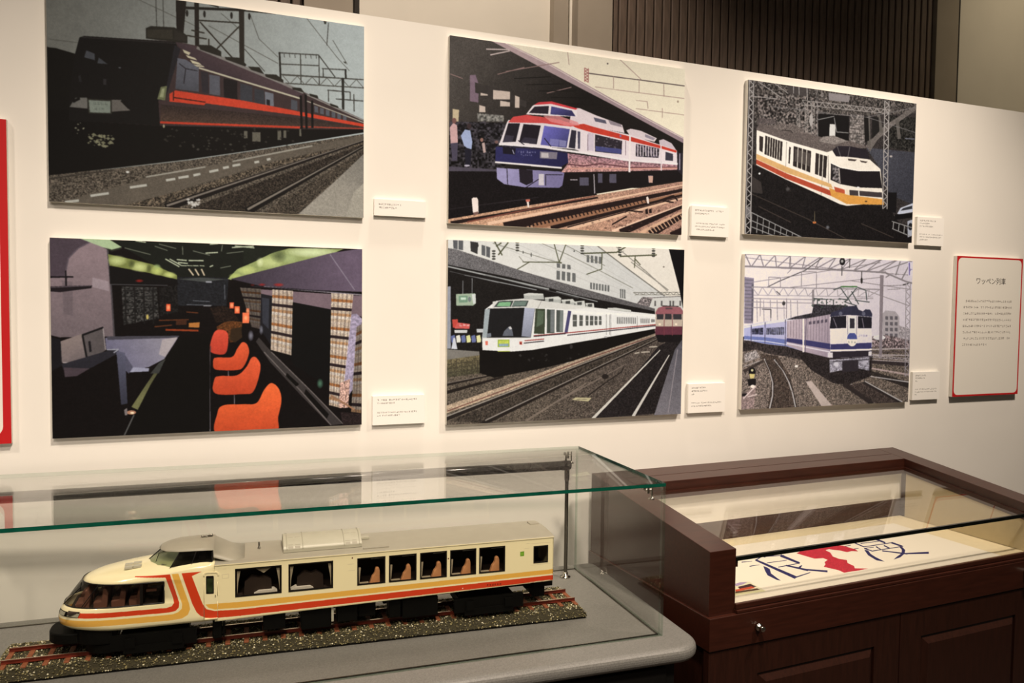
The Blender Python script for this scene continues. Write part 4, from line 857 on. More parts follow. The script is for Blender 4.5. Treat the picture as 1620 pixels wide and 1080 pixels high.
    L(5, G, [(450, 290), (530, 296)], [(470, 296), (470, 326)], [(520, 296), (522, 326)], [(560, 242), (602, 226), (690, 226), (742, 246)], [(600, 232), (660, 318)], [(688, 232), (625, 310)], [(625, 310), (690, 330)], [(660, 250), (700, 322)], [(560, 300), (560, 330)], [(590, 290), (640, 300)], [(680, 300), (760, 310)], [(740, 250), (745, 300)]); L(7, (70, 110, 60), [(602, 224), (690, 224)])
    P([(541, 392), (548, 368), (600, 352), (632, 334), (688, 330), (700, 352), (724, 362), (738, 350), (764, 352), (776, 376), (774, 396), (690, 384), (640, 382)], (46, 44, 62)); s.ell(600, 374, 10, 11, (90, 88, 104)); s.ell(728, 374, 10, 11, (90, 88, 104))
    P([(540, 392), (640, 384), (690, 386), (774, 392), (773, 614), (545, 622)], (226, 214, 212), (208, 196, 200), [(600, 400), (700, 600)])
    P([(546, 392), (632, 386), (632, 454), (540, 458)], (32, 28, 34)); P([(696, 388), (773, 394), (773, 455), (697, 455)], (32, 28, 34)); P([(640, 388), (690, 388), (689, 490), (640, 490)], (214, 206, 202)); P([(652, 400), (678, 402), (678, 456), (652, 456)], (50, 46, 50)); L(3, (120, 110, 112), [(640, 388), (640, 490)], [(690, 388), (689, 490)])
    L(4, (120, 110, 116), [(560, 400), (580, 452)], [(720, 400), (730, 452)])
    P([(545, 545), (773, 535), (773, 570), (545, 574)], (52, 48, 98)); L(8, (232, 222, 218), [(545, 580), (773, 572)]); P([(545, 586), (773, 578), (772, 612), (545, 622)], (44, 38, 42)); P([(530, 592), (558, 590), (558, 620), (530, 618)], (206, 196, 196)); P([(756, 584), (774, 582), (772, 608), (756, 608)], (206, 196, 196))
    s.ell(665, 518, 28, 38, (230, 222, 196)); P([(637, 516), (640, 496), (652, 482), (678, 482), (690, 496), (693, 516)], (62, 72, 140)); s.glyphs(644, 526, 686, 14, (70, 66, 74)); s.glyphs(696, 490, 752, 13, (120, 112, 122))
    P([(540, 630), (762, 616), (760, 690), (690, 676), (640, 690), (600, 690), (542, 702)], (140, 134, 138), n=.2, k=5); P([(610, 640), (700, 632), (700, 690), (612, 700)], (46, 40, 42)); s.ell(578, 656, 14, 12, (190, 184, 186)); s.ell(735, 648, 12, 10, (170, 164, 166)); L(5, (60, 54, 56), [(560, 640), (760, 628)])
    P([(818, 160), (838, 160), (830, 614), (814, 614)], (124, 113, 112)); s.zigzag((962, 205), (958, 720), (986, 207), (980, 722), 22, 4, (140, 130, 128)); P([(972, 86), (1002, 88), (1000, 166), (974, 162)], (206, 194, 206)); P([(976, 90), (984, 90), (984, 160), (978, 160)], (110, 90, 150)); s.glyphs(984, 124, 1002, 14, (90, 80, 110)); s.zigzag((776, 604), (985, 622), (776, 616), (985, 634), 14, 3, (172, 160, 154))
    return s

# ------------------------------------------------------------------ the room
def structure_box(name, x0, x1, y0, y1, z0, z1, m, bevel=0.0):
    return struct(MB().box(x0, x1, y0, y1, z0, z1).build(name, m, loc=(0, 0, F), bevel=bevel))


WALL_Y = 0.019
structure_box('floor', -3.5, 7.5, -4.5, 1.0, -F - 0.1, -F, M['floor'])
structure_box('wall_back', -2.4, 7.2, WALL_Y + 0.0012, 0.12, -F, 0.967, M['wall'])
structure_box('wall_rear', -3.5, 7.5, 0.66, 0.76, -F, 2.4, M['rear'])
structure_box('trim_1', 0.79, 0.978, 0.60, 0.66, -F, 2.4, M['pilaster'])
structure_box('trim_2', 0.992, 1.012, 0.635, 0.66, -F, 2.4, M['slat_gap'])
structure_box('trim_3', 1.865, 1.935, 0.615, 0.66, -F, 2.4, M['pilaster'])
structure_box('trim_4', 1.975, 2.148, 0.60, 0.66, -F, 2.4, M['pilaster'])
structure_box('trim_5', 4.152, 4.315, 0.60, 0.66, -F, 2.4, M['pilaster'])
structure_box('trim_6', 4.325, 4.375, 0.64, 0.66, -F, 2.4, M['slat_gap'])


def slat_field(name, x0, x1, pitch):
    root = struct(MB().box(x0, x1, 0.645, 0.66, -F, 2.4).build(name, M['slat_gap'], loc=(0, 0, F)))
    n = int((x1 - x0) / pitch)
    pitch = (x1 - x0) / n
    first = MB().box(0.004, pitch - 0.004, 0.622, 0.645, 0.7, 2.4).build('slat', M['slat'], root, loc=(x0, 0, 0), bevel=0.003, seg=1)
    for i in range(1, n):
        c = first.copy(); COL.objects.link(c); c.parent = root
        c.location = (x0 + i * pitch, 0, 0)


slat_field('trim_7', 2.148, 4.152, 0.046)
slat_field('trim_8', -0.6, 0.79, 0.046)


# ------------------------------------------------------------------ boards and cards on the wall
def wall_board(name, x0, x1, z0, z1, art_material, label, cat, y0=0.0, edge=None, group=None, flush=True):
    t = thing(name, label, cat, ((x0 + x1) / 2, y0, z0 + F), group=group)
    w, h = (x1 - x0) / 2, z1 - z0
    MB().box(-w, w, 0.0012, WALL_Y - y0, 0, h).build('backing_board', edge or M['board'], t)
    p = MB().box(-w, w, 0.0, 0.0012, 0, h).build('printed_face', art_material, t)
    uv_front(p, -w, w, 0, h)
    return t


WP1, WP2, WP3 = (250, 230, 200), (250, 230, 204), (216, 198, 172)
photos = [
    (-0.004, 0.9, 0.304, 0.922, art_express().material('print_express', WP1, 0.6, 0.06, 0.1, 1.5, 0.25), 'photograph of a black train with red stripes, upper left on the white wall'),
    (-0.004, 0.896, -0.380, 0.201, art_lounge().material('print_lounge', WP1, 0.6, 0.06, 0.1, 1.5, 0.5), 'photograph of a dark lounge car with a row of orange chairs'),
    (1.192, 2.136, 0.301, 0.934, art_panorama().material('print_panorama', WP2, 0.6, 0.06, 0.1, 1.3, 0.85), 'photograph of a red, white and navy train beneath a dark platform canopy'),
    (1.192, 2.151, -0.395, 0.245, art_resort().material('print_resort', WP2, 0.6, 0.06, 0.1, 1.3, 0.45), 'photograph of a white train with wide windscreen before a pale building'),
    (2.435, 3.343, 0.319, 0.929, art_liner().material('print_liner', WP3, 0.6, 0.06, 0.1, 1.3, 0.35), 'photograph of a cream train with gold and red bands seen from above'),
    (2.441, 3.355, -0.390, 0.239, art_locomotive().material('print_locomotive', WP3, 0.6, 0.06, 0.1, 1.3, 0.7), 'photograph of a blue and white locomotive pulling pale blue coaches'),
]
for x0, x1, z0, z1, m, lab in photos:
    wall_board('photo_board', x0, x1, z0, z1, m, lab, 'photograph', group='railway photographs on the wall')


def card_art(name, w, h, head, body, seed):
    s = Art(int(w * 2600), int(h * 2600), [(0, 0), (w * 1000, 0), (w * 1000, h * 1000), (0, h * 1000)], seed)
    s.poly([(-5, -5), (900, -5), (900, 900), (-5, 900)], (238, 236, 231))
    for y, x1, size in head: s.glyphs(15, y, x1, size, (52, 46, 44), .97)
    for y, x1, size in body: s.glyphs(15, y, x1, size, (64, 58, 54), .97)
    return s.material(name, None, 0.7, 0.0, 0.2)


cards = [
    (0.937, 1.114, 0.315, 0.369, [(13, 88, 6.4), (24, 74, 6.4)], [], 'short two-line caption card beside the black train photograph'),
    (0.934, 1.115, -0.385, -0.287, [(11, 160, 6.4), (22, 80, 6.4)], [(54, 152, 5.6), (64, 96, 5.6)], 'caption card beside the orange chairs photograph'),
    (2.185, 2.361, 0.302, 0.418, [(13, 160, 7), (26, 84, 7)], [(64, 155, 6), (76, 160, 6), (88, 112, 6)], 'caption card beside the photograph of the red, white and navy train'),
    (2.188, 2.364, -0.395, -0.279, [(13, 80, 7), (26, 88, 7), (38, 28, 7)], [(74, 158, 6), (86, 112, 6)], 'caption card beside the photograph of the white train with wide windscreen'),
    (3.380, 3.545, 0.312, 0.438, [(13, 112, 7), (25, 72, 7), (38, 96, 7)], [(74, 155, 6), (86, 152, 6), (98, 66, 6)], 'caption card beside the cream train seen from above'),
    (3.386, 3.554, -0.384, -0.257, [(13, 84, 7), (25, 74, 7), (38, 28, 7)], [(76, 150, 6), (88, 148, 6), (100, 26, 6)], 'caption card between the locomotive photograph and the red-bordered board'),
]
for i, (x0, x1, z0, z1, hd, bd, lab) in enumerate(cards):
    wall_board('caption_card', x0, x1, z0, z1, card_art('caption_print', x1 - x0, z1 - z0, hd, bd, 30 + i), lab, 'card', y0=0.006, edge=M['card'], group='caption cards beside the photographs')


def rounded(x0, y0, x1, y1, r):
    out = []
    for cx, cy, a in ((x1 - r, y0 + r, -90), (x1 - r, y1 - r, 0), (x0 + r, y1 - r, 90), (x0 + r, y0 + r, 180)):
        for k in range(7):
            t = math.radians(a + k * 15); out.append((cx + r * math.cos(t), cy + r * math.sin(t)))
    return out


RED = (188, 26, 30)


def panel_art(name, w, h, border, radius, rows, seed, right_only=False):
    s = Art(int(w * 2400), int(h * 2400), [(0, 0), (w * 1000, 0), (w * 1000, h * 1000), (0, h * 1000)], seed)
    s.poly([(-5, -5), (2000, -5), (2000, 2000), (-5, 2000)], RED)
    s.poly(rounded(border, border, w * 1000 - border, h * 1000 - border, radius), (232, 229, 220))
    for x0, y, x1 in rows: s.glyphs(x0, y, x1, 11.5, (96, 88, 82), .96)
    return s.material(name, None, 0.6, 0.0, 0.25)


rows = [(62, 200, 372), (50, 229, 372), (50, 258, 374), (50, 287, 374), (50, 316, 374), (50, 345, 372), (58, 374, 374), (50, 403, 206)]
board = wall_board('text_board', 3.630, 4.068, -0.3765, 0.272, panel_art('text_board_print', 0.438, 0.6485, 8, 22, rows, 50),
                   'white text board with thin red border at the right end of the wall', 'sign')
cu = bpy.data.curves.new('title_lettering', 'FONT')
cu.body = 'ワッペン列車'
cu.size = 0.0335
cu.align_x = 'CENTER'
cu.extrude = 0.0001
tmp = bpy.data.objects.new('title_lettering', cu)
COL.objects.link(tmp)
dg = bpy.context.evaluated_depsgraph_get()
me = bpy.data.meshes.new_from_object(tmp.evaluated_get(dg))
bpy.data.objects.remove(tmp)
me.materials.clear(); me.materials.append(M['ink'])
title = bpy.data.objects.new('title_lettering', me)
COL.objects.link(title)
title.parent = board
title.location = (0.006, -0.0002, 0.6485 - 0.124)
title.rotation_euler = (math.pi / 2, 0, 0)

wall_board('text_board', -0.76, -0.1065, -0.388, 0.526, panel_art('left_board_print', 0.6535, 0.914, 20, 30, [], 51),
           'large white board with thick red border, cut off at the left edge', 'sign')

# ------------------------------------------------------------------ display table and glass case
ZT, ZB = -0.4632, -0.8929
GA = -0.058
G0 = (1.5832, -0.7712)


def gworld(x, y, z=0.0):
    c, s = math.cos(GA), math.sin(GA)
    return (G0[0] + c * x - s * y, G0[1] + s * x + c * y, z + F)


table = thing('display_table', 'grey laminate table with rounded corner carrying the glass case', 'table', gworld(0, 0, -F), GA)
pts = [(-1.99, 0.652), (-1.99, -0.092)]
R_ = 0.085
for k in range(9):
    t = math.radians(-90 + k * 11.25); pts.append((0.088 - R_ + R_ * math.cos(t), -0.092 + R_ + R_ * math.sin(t)))
for k in range(5):
    t = math.radians(k * 22.5); pts.append((0.088 - 0.03 + 0.03 * math.cos(t), 0.652 - 0.03 + 0.03 * math.sin(t)))
MB().slab(pts, ZB + F - 0.044, ZB + F).build('table_top', M['laminate'], table, bevel=0.019, seg=5)
MB().box(-1.93, 0.02, -0.03, 0.63, 0.08, ZB + F - 0.044).build('cabinet_body', M['plinth'], table)
MB().box(-1.92, 0.01, 0.0, 0.62, 0.0, 0.08).build('kick_plate', M['black'], table)
for i in range(3):
    MB().box(-1.90 + i * 0.64, -1.29 + i * 0.64, -0.042, -0.03, 0.11, ZB + F - 0.07).build('door', M['plinth'], table, bevel=0.003)

case = thing('glass_display_case', 'clear glass case with green edges covering the model train', 'display case', gworld(0, 0, ZB), GA)
TH, CH, CL, CD = 0.0095, ZT - ZB, -1.95, 0.603


def pane(name, x0, x1, y0, y1, z0, z1, thin, green=()):
    """a glass sheet; the two big faces are clear, the cut rim is green"""
    b = MB().box(x0, x1, y0, y1, z0, z1)
    big = {'z': (0, 1), 'y': (2, 4), 'x': (3, 5)}[thin]
    b.mi = [0 if i in big else (1 if i in green else 2) for i in range(6)]
    return b.build(name, [M['glass'], M['pane_edge'], M['pane_rim']], case)


pane('top_pane', CL, 0, 0, CD, CH - TH, CH, 'z', (2, 3))
pane('front_pane', CL + TH, -TH, 0.0005, TH, 0.0004, CH - TH - .0002, 'y')
pane('back_pane', CL + TH, -TH, CD - TH, CD - .0005, 0.0004, CH - TH - .0002, 'y')
pane('side_pane', -TH * .8, 0, 0.0005, CD - .0005, 0.0004, CH - TH - .0002, 'x')
pane('side_pane', CL, CL + TH * .8, 0.0005, CD - .0005, 0.0004, CH - TH - .0002, 'x')
fr = MB()
for q in ((CL, -TH, TH, TH + .0035), (CL, -TH, CD - TH - .0035, CD - TH), (-TH - .0035, -TH, TH, CD - TH)):
    fr.box(q[0], q[1], q[2], q[3], 0.0003, 0.0032)
fr.build('base_channel', M['steel'], case)
for x, y in ((-0.028, 0.028), (-0.045, 0.560), (CL + 0.03, 0.028), (CL + 0.03, 0.560)):
    c = MB()
    c.lathe([(0, 0.0), (0.0085, 0.0), (0.0095, 0.003), (0.004, 0.006), (0.0026, 0.008), (0.0026, 0.040)], (x, y, CH - TH - 0.0405), n=14)
    c.tube([(x, y, CH - TH - 0.012), (x - 0.02, y, CH - TH - 0.012)], 0.0022, 8)
    c.lathe([(0, -0.006), (0.004, -0.005), (0.006, 0), (0.004, 0.005), (0, 0.006)], (x - 0.024, y, CH - TH - 0.0065), n=12)
    c.lathe([(0.0042, 0.0), (0.0042, 0.022)], (x - 0.012, y, CH - TH - 0.0225), n=10)
    c.build('pane_clamp', M['chrome'], case)

bar = thing('light_bar', 'black glossy tube on steel posts along the back inside the glass case', 'light fitting', gworld(-0.075, 0.525, ZB), GA)
zt_ = -0.5115 - ZB
MB().lathe([(0, 0.012), (0.0125, 0.012), (0.0155, 0.009), (0.0155, -1.78), (0, -1.78)], (0, 0, zt_), axis='x', n=24).build('tube', M['black_gloss'], bar)
MB().lathe([(0.0165, 0.0), (0.0165, 0.016), (0.0155, 0.016)], (-0.018, 0, zt_), axis='x', n=20).build('end_collar', M['black'], bar)
for px in (0.0, -1.74):
    MB().lathe([(0.0062, 0.006), (0.0062, zt_ - 0.05), (0.0085, zt_ - 0.05), (0.0085, zt_ - 0.012)], (px, 0.0, 0), n=14).build('post', M['steel'], bar)
    MB().lathe([(0.0035, zt_ + 0.012), (0.0035, CH - TH - 0.004)], (px - 0.004, 0.0, 0), n=10).build('post_tip', M['steel'], bar)
    MB().lathe([(0, 0.0003), (0.0175, 0.0003), (0.0175, 0.004), (0.0085, 0.006), (0.0085, 0.018), (0.0062, 0.019)], (px, 0.0, 0), n=20).build('post_foot', M['chrome'], bar)

# ------------------------------------------------------------------ model track
TA = -0.070
T0 = (0.6876, -0.4274)
track = thing('model_track', 'ballasted model railway track with rusty rails on a black board', 'model track', (T0[0], T0[1], ZB + F), TA)
MB().slab([(-0.775, -0.086), (0.762, -0.104), (0.768, 0.112), (-0.781, 0.120)], 0.0004, 0.0066).build('baseboard', M['black_board'], track, bevel=0.002, seg=1)


def bed_lo(x):
    return -0.0870 - 0.018 * (x + 0.775) / 1.54


def bed_h(x, y):
    e = min(1.0, max(0.0, (x + 0.777) / 0.022), max(0.0, (0.768 - x) / 0.022))
    a = min(1.0, max(0.0, (y - bed_lo(x)) / 0.024), max(0.0, (0.119 - y) / 0.030))
    return 0.0065 + 0.0205 * math.sin(min(a, e) * math.pi / 2)


bed = MB()
NX, NY = 110, 18
vs = []
for j in range(NY + 1):
    for i in range(NX + 1):
        x = -0.775 + 1.54 * i / NX
        lo = bed_lo(x)
        y = lo + (0.116 - lo) * j / NY
        vs.append((x, y, max(0.0053, bed_h(x, y) + random.uniform(-0.0012, 0.0012))))
bed.add(vs, [(j * (NX + 1) + i, j * (NX + 1) + i + 1, (j + 1) * (NX + 1) + i + 1, (j + 1) * (NX + 1) + i) for j in range(NY) for i in range(NX)], 0, True)
bed.build('ballast_bed', M['bed'], track)

# loose ballast stones: one object, uncountable
stone_m = bpy.data.materials.new('ballast_stone')
stone_m.use_nodes = True
_b = stone_m.node_tree.nodes['Principled BSDF']
_a = stone_m.node_tree.nodes.new('ShaderNodeAttribute')
_a.attribute_name = 'stone_tone'
stone_m.node_tree.links.new(_a.outputs['Color'], _b.inputs['Base Color'])
_b.inputs['Roughness'].default_value = 0.6
st = MB(); tones = []
rs = random.Random(3)
NS = 15000
for k in range(NS):
    x = rs.uniform(-0.778, 0.766); lo = bed_lo(x) - 0.002
    y = rs.uniform(lo, 0.118)
    r = rs.uniform(0.0013, 0.0034)
    z = max(0.0056, bed_h(x, y)) + r * 0.3
    a = rs.uniform(0, 6.28)
    j = lambda: rs.uniform(0.65, 1.25)
    c, s_ = math.cos(a), math.sin(a)
    v = [(r * j(), 0, 0), (-r * j(), 0, 0), (0, r * j(), 0), (0, -r * j(), 0), (0, 0, r * j() * .8), (0, 0, -r)]
    st.add([(x + c * p[0] - s_ * p[1], y + s_ * p[0] + c * p[1], z + p[2]) for p in v],
           [(0, 2, 4), (2, 1, 4), (1, 3, 4), (3, 0, 4), (2, 0, 5), (1, 2, 5), (3, 1, 5), (0, 3, 5)])
    q = rs.random()
    if q < 0.42: col = (70, 64, 36)
    elif q < 0.70: col = (112, 103, 66)
    elif q < 0.90: col = (156, 146, 102)
    else: col = (214, 208, 180)
    f = rs.uniform(0.55, 1.25)
    tones += [tuple(min(1, t * f) for t in lin(col)) + (1.0,)] * 8
so = st.build('ballast_stones', stone_m, track)
so['kind'] = 'stuff'
ca = so.data.color_attributes.new('stone_tone', 'FLOAT_COLOR', 'CORNER')
ca.data.foreach_set('color', np.repeat(np.array(tones, np.float32), 3, axis=0).ravel())

first = MB().box(-0.0062, 0.0062, -0.066, 0.066, 0.0, 0.0065).build('sleeper', M['sleeper'], track, loc=(-0.745, 0, 0.0245), bevel=0.001, seg=1)
for i in range(1, 33):
    c = first.copy(); COL.objects.link(c); c.parent = track
    c.location = (-0.745 + i * 0.0466, 0, 0.0245)
for y in (-0.0368, 0.0368):
    rl = MB()
    rl.box(-0.752, 0.752, y - 0.0045, y + 0.0045, 0.031, 0.0325)
    rl.box(-0.752, 0.752, y - 0.0013, y + 0.0013, 0.0325, 0.0375)
    rl.box(-0.752, 0.752, y - 0.0024, y + 0.0024, 0.0375, 0.0402)
    o = rl.build('rail', [M['rail'], M['railtop']], track)
    o.data.polygons[13].material_index = 1

# ------------------------------------------------------------------ model train
train = thing('model_train', 'cream model train car with red and gold stripes on ballasted track', 'model train', (T0[0], T0[1], ZB + F), TA)
HW = 0.09
lv = Art(2800, 400, [(-690, 310), (680, 310), (680, 90), (-690, 90)], 21)
CREAM, LR, LG = (242, 231, 188), (206, 64, 33), (230, 178, 80)
lv.poly([(-800, 400), (800, 400), (800, 0), (-800, 0)], CREAM)
lv.poly([(-690, 133.5), (-575, 134), (-463, 132), (-362, 131), (-349, 135), (-340, 143), (-339, 155), (-363, 233), (-347.5, 233), (-323, 155), (-320.5, 140), (-326, 126), (-340, 118), (-370, 116), (-521, 118.5), (-690, 118.5)], LG)
lv.poly([(-577, 152), (-463, 150), (-375, 149), (-363, 152), (-358, 160), (-360, 173), (-377, 226), (-448, 231.5), (-448, 233), (-367, 233), (-346, 160), (-347, 147), (-355, 139), (-372, 136.5), (-463, 138), (-577, 140)], LR)
lv.poly([(-340, 233), (-315, 152), (-305, 130), (-296, 120), (-284, 114), (-262, 110.5), (-201, 109.5), (230, 114.5), (690, 120), (690, 134.3), (230, 130.3), (-201, 126.2), (-262, 129), (-282, 136), (-291, 150), (-316, 224), (-293, 233)], LR)
lv.poly([(-284.5, 148.5), (-201, 146), (230, 148.5), (690, 151.6), (690, 139), (230, 135), (-201, 131), (-262, 133), (-277, 139)], LG)
lv.poly([(559, 211), (571, 211.5), (571, 198), (559, 198)], (110, 160, 50)); lv.poly([(561, 207), (569, 207), (569, 202), (561, 202)], (130, 180, 60))
for x, z in ((84, 235), (348, 210)): lv.ell(x, z, 1.7, 2.2, (96, 52, 40))
lv.ell(390, 121.6, 1.6, 1.6, (250, 240, 220))
GR = (212, 200, 166)
for q in ((-241, 235, -234), (-244, 221, -228), (-244, 211, -228), (72, 218.5, 88), (73, 201, 91), (578, 233, 588), (572, 219, 587), (592, 231.5, 651), (592, 169.2, 652)): lv.line([(q[0], q[1]), (q[2], q[1])], 1.1, GR)
lv.line([(-244, 221), (-244, 211)], 1.0, GR); lv.line([(-228, 221), (-228, 211)], 1.0, GR); lv.line([(590, 119.4), (652, 120.6)], 1.6, (236, 226, 196)); lv.line([(590, 118), (652, 119.2)], .9, (110, 30, 20))
for i in range(6):                                     # small dark lettering on the red stripe, too small to read
    x = 461 + i * 7.4
    lv.line([(x, 124.6), (x + 4.6, 124.6)], 1.0, (70, 22, 18)); lv.line([(x + 1 + i % 3, 121.2), (x + 1.6 + i % 3, 126)], 1.0, (70, 22, 18)); lv.line([(x, 122), (x + 4.6, 122)], .9, (90, 26, 18))
livery = lv.material('train_livery', None, 0.22, 0.0, 0.5)
livery.node_tree.nodes['Principled BSDF'].inputs['Coat Weight'].default_value = 0.5


def livery_uv(o):
    uv_front(o, -0.69, 0.68, 0.09, 0.31)


S_END, S_JOIN = 0.661, -0.262
wins = [(-0.2116, -0.0993), (-0.0796, 0.0324), (0.0984, 0.1715), (0.1838, 0.2570), (0.2694, 0.3425), (0.3542, 0.4272), (0.4384, 0.5125)]
WZ0, WZ1 = 0.1605, 0.2315
EZ0, EZ1 = 0.1748, 0.2228                              # end window
xs = sorted({S_JOIN, S_END, 0.6008, 0.6432} | {v for w in wins for v in w})
zs = [0.1, WZ0, EZ0, EZ1, WZ1, 0.2465]
low = lambda s: 0.1015 + 0.017 * max(0.0, s - S_JOIN) / (S_END - S_JOIN)


def is_hole(xm, zm):
    return any(a < xm < b for a, b in wins) and WZ0 < zm < WZ1 or (0.6008 < xm < 0.6432 and EZ0 < zm < EZ1)


shell = MB()
for sd in (-1, 1):
    for i in range(len(xs) - 1):
        for j in range(len(zs) - 1):
            if is_hole((xs[i] + xs[i + 1]) / 2, (zs[j] + zs[j + 1]) / 2): continue
            za, zb_ = (low(xs[i]), low(xs[i + 1])) if j == 0 else (zs[j], zs[j])
            q = [(xs[i], sd * HW, za), (xs[i + 1], sd * HW, zb_), (xs[i + 1], sd * HW, zs[j + 1]), (xs[i], sd * HW, zs[j + 1])]
            shell.add(q, [(0, 1, 2, 3)] if sd < 0 else [(3, 2, 1, 0)])
shell.add([(S_END, -HW, low(S_END)), (S_END, HW, low(S_END)), (S_END, HW, 0.2465), (S_END, -HW, 0.2465)], [(0, 1, 2, 3)])
shell.add([(S_JOIN, -HW, low(S_JOIN)), (S_END, -HW, low(S_END)), (S_END, HW, low(S_END)), (S_JOIN, HW, low(S_JOIN))], [(3, 2, 1, 0)])
body = shell.build('body_shell', livery, train)
livery_uv(body)
md = body.modifiers.new('thickness', 'SOLIDIFY'); md.thickness = 0.0022; md.offset = -1

# streamlined nose: horizontal slices (height, tip, half width, start of the curve)
SL = [(0.1035, -0.592, 0.0860, -0.46, 2.4), (0.110, -0.618, 0.0893, -0.48, 2.4), (0.1185, -0.630, 0.0900, -0.49, 2.4), (0.132, -0.632, 0.0900, -0.49, 2.4), (0.141, -0.630, 0.0900, -0.49, 2.4), (0.149, -0.627, 0.0900, -0.485, 2.4),
      (0.157, -0.622, 0.0900, -0.475, 2.35), (0.163, -0.618, 0.0900, -0.465, 2.35), (0.178, -0.607, 0.0900, -0.455, 2.35), (0.192, -0.597, 0.0900, -0.445, 2.35), (0.206, -0.586, 0.0900, -0.435, 2.35), (0.2165, -0.577, 0.0898, -0.425, 2.3),
      (0.223, -0.566, 0.0895, -0.405, 2.25), (0.230, -0.547, 0.0889, -0.380, 2.2), (0.2365, -0.519, 0.0878, -0.350, 2.0), (0.242, -0.488, 0.0858, -0.315, 1.9), (0.2465, -0.457, 0.0832, -0.290, 1.8), (0.2500, -0.430, 0.0798, -0.276, 1.8), (0.2525, -0.405, 0.0765, -0.270, 1.8)]
KF = 16
S_WIN = -0.381


def nose_ring(z, tip, w, sc, n):
    """near side to tip to far side"""
    a = S_WIN if sc <= S_WIN else sc
    half = [(S_JOIN, -w), ((S_JOIN + a) / 2, -w), (a, -w)]
    if sc <= S_WIN: half.append((sc, -w))
    else: half.append((sc - 0.004, -w))
    for k in range(1, KF + 1):
        t = math.radians(90 * k / KF)
        half.append((half[3][0] + (tip - half[3][0]) * math.sin(t) ** (2 / n), -w * math.cos(t) ** (2 / n) if k < KF else 0.0))
    ring = half + [(p[0], -p[1]) for p in reversed(half[:-1])]
    return [(p[0], p[1], z) for p in ring]


rings = [nose_ring(*q) for q in SL]
NR = len(rings[0])
WI0, WI1 = 7, 11                                       # the slices that bound the wrap-around window
nose, wrap = MB(), MB()
for k in range(len(rings) - 1):
    for i in range(NR - 1):
        q = [rings[k][i], rings[k][i + 1], rings[k + 1][i + 1], rings[k + 1][i]]
        glazed = WI0 <= k < WI1 and 2 <= i < NR - 3
        (wrap if glazed else nose).add(q, [(0, 3, 2, 1)], 0, True)
nose.add(rings[-1], [tuple(range(NR))])
nose.add(rings[0], [tuple(range(NR - 1, -1, -1))])
nz = nose.build('nose_shell', livery, train)
livery_uv(nz)
bmx = bmesh.new(); bmx.from_mesh(nz.data); bmesh.ops.remove_doubles(bmx, verts=bmx.verts, dist=1e-6); bmesh.ops.recalc_face_normals(bmx, faces=bmx.faces); bmx.to_mesh(nz.data); bmx.free()
md = nz.modifiers.new('thickness', 'SOLIDIFY'); md.thickness = 0.002; md.offset = -1
wr = wrap.build('windscreen', M['tint'], train)
bmx = bmesh.new(); bmx.from_mesh(wr.data); bmesh.ops.remove_doubles(bmx, verts=bmx.verts, dist=1e-6); bmx.to_mesh(wr.data); bmx.free()
gk = MB()
for k in (WI0, WI1):
    gk.tube([rings[k][i] for i in range(2, NR - 2)], 0.0016, 6)
for i in (2, NR - 3):
    gk.tube([rings[k][i] for k in range(WI0, WI1 + 1)], 0.0016, 6)
gk.build('windscreen_gasket', M['frame'], wr)
for sd in (-1, 1):
    MB().box(-0.436, -0.429, sd * 0.0905 - 0.001, sd * 0.0905 + 0.001, 0.1635, 0.2165).build('pillar', M['frame'], wr)
tip_i = NR // 2
MB().tube([(rings[k][tip_i - 9][0] - .001, rings[k][tip_i - 9][1], rings[k][tip_i - 9][2]) for k in range(WI0, WI1 + 1)], 0.0012, 6).build('pillar', M['frame'], wr)
wp = MB(); a_, b_ = Vector(rings[WI0][tip_i - 3]), Vector(rings[WI0 + 3][tip_i - 5])
wp.tube([a_ + Vector((-.004, 0, 0)), b_ + Vector((-.004, 0, 0))], 0.0011, 6)
wp.tube([b_ + Vector((-.004, -.004, -.008)), b_ + Vector((-.003, .004, .012))], 0.0009, 6)
wp.build('wiper', M['black'], train)

# headlights, wrapped round the front corner
for sd in (-1, 1):
    hl = MB(); ho = MB()
    for seg, tgt in (((9, 11), ho), ((11, 13), ho), ((13, 14), ho), ((6, 9), ho)):
        pass
    pts = [Vector(rings[4][i if sd < 0 else NR - 1 - i]) for i in range(9, 18)]
    up = [Vector(rings[5][i if sd < 0 else NR - 1 - i]) for i in range(9, 18)]
    vs, fs = [], []
    for a, b in zip(pts, up):
        n = Vector((-0.7, sd * 0.7, 0))
        lo_, hi_ = a.lerp(b, 0.05) + n * .0012, a.lerp(b, 1.45) + n * .0008
        vs += [lo_, hi_]
    fs = [(2 * i, 2 * i + 1, 2 * i + 3, 2 * i + 2) for i in range(8)]
    h = MB().add(vs, fs, 0, True).build('headlight', M['black'], train)
    for r0, r1 in ((0, 3), (4, 7)):
        vv = []
        for a, b in list(zip(pts, up))[r0:r1 + 1]:
            n = Vector((-0.7, sd * 0.7, 0))
            vv += [a.lerp(b, 0.2) + n * .002, a.lerp(b, 1.3) + n * .0017]
        MB().add(vv, [(2 * i, 2 * i + 1, 2 * i + 3, 2 * i + 2) for i in range(len(vv) // 2 - 1)], 0, True).build('lens', M['lampwhite'], h)

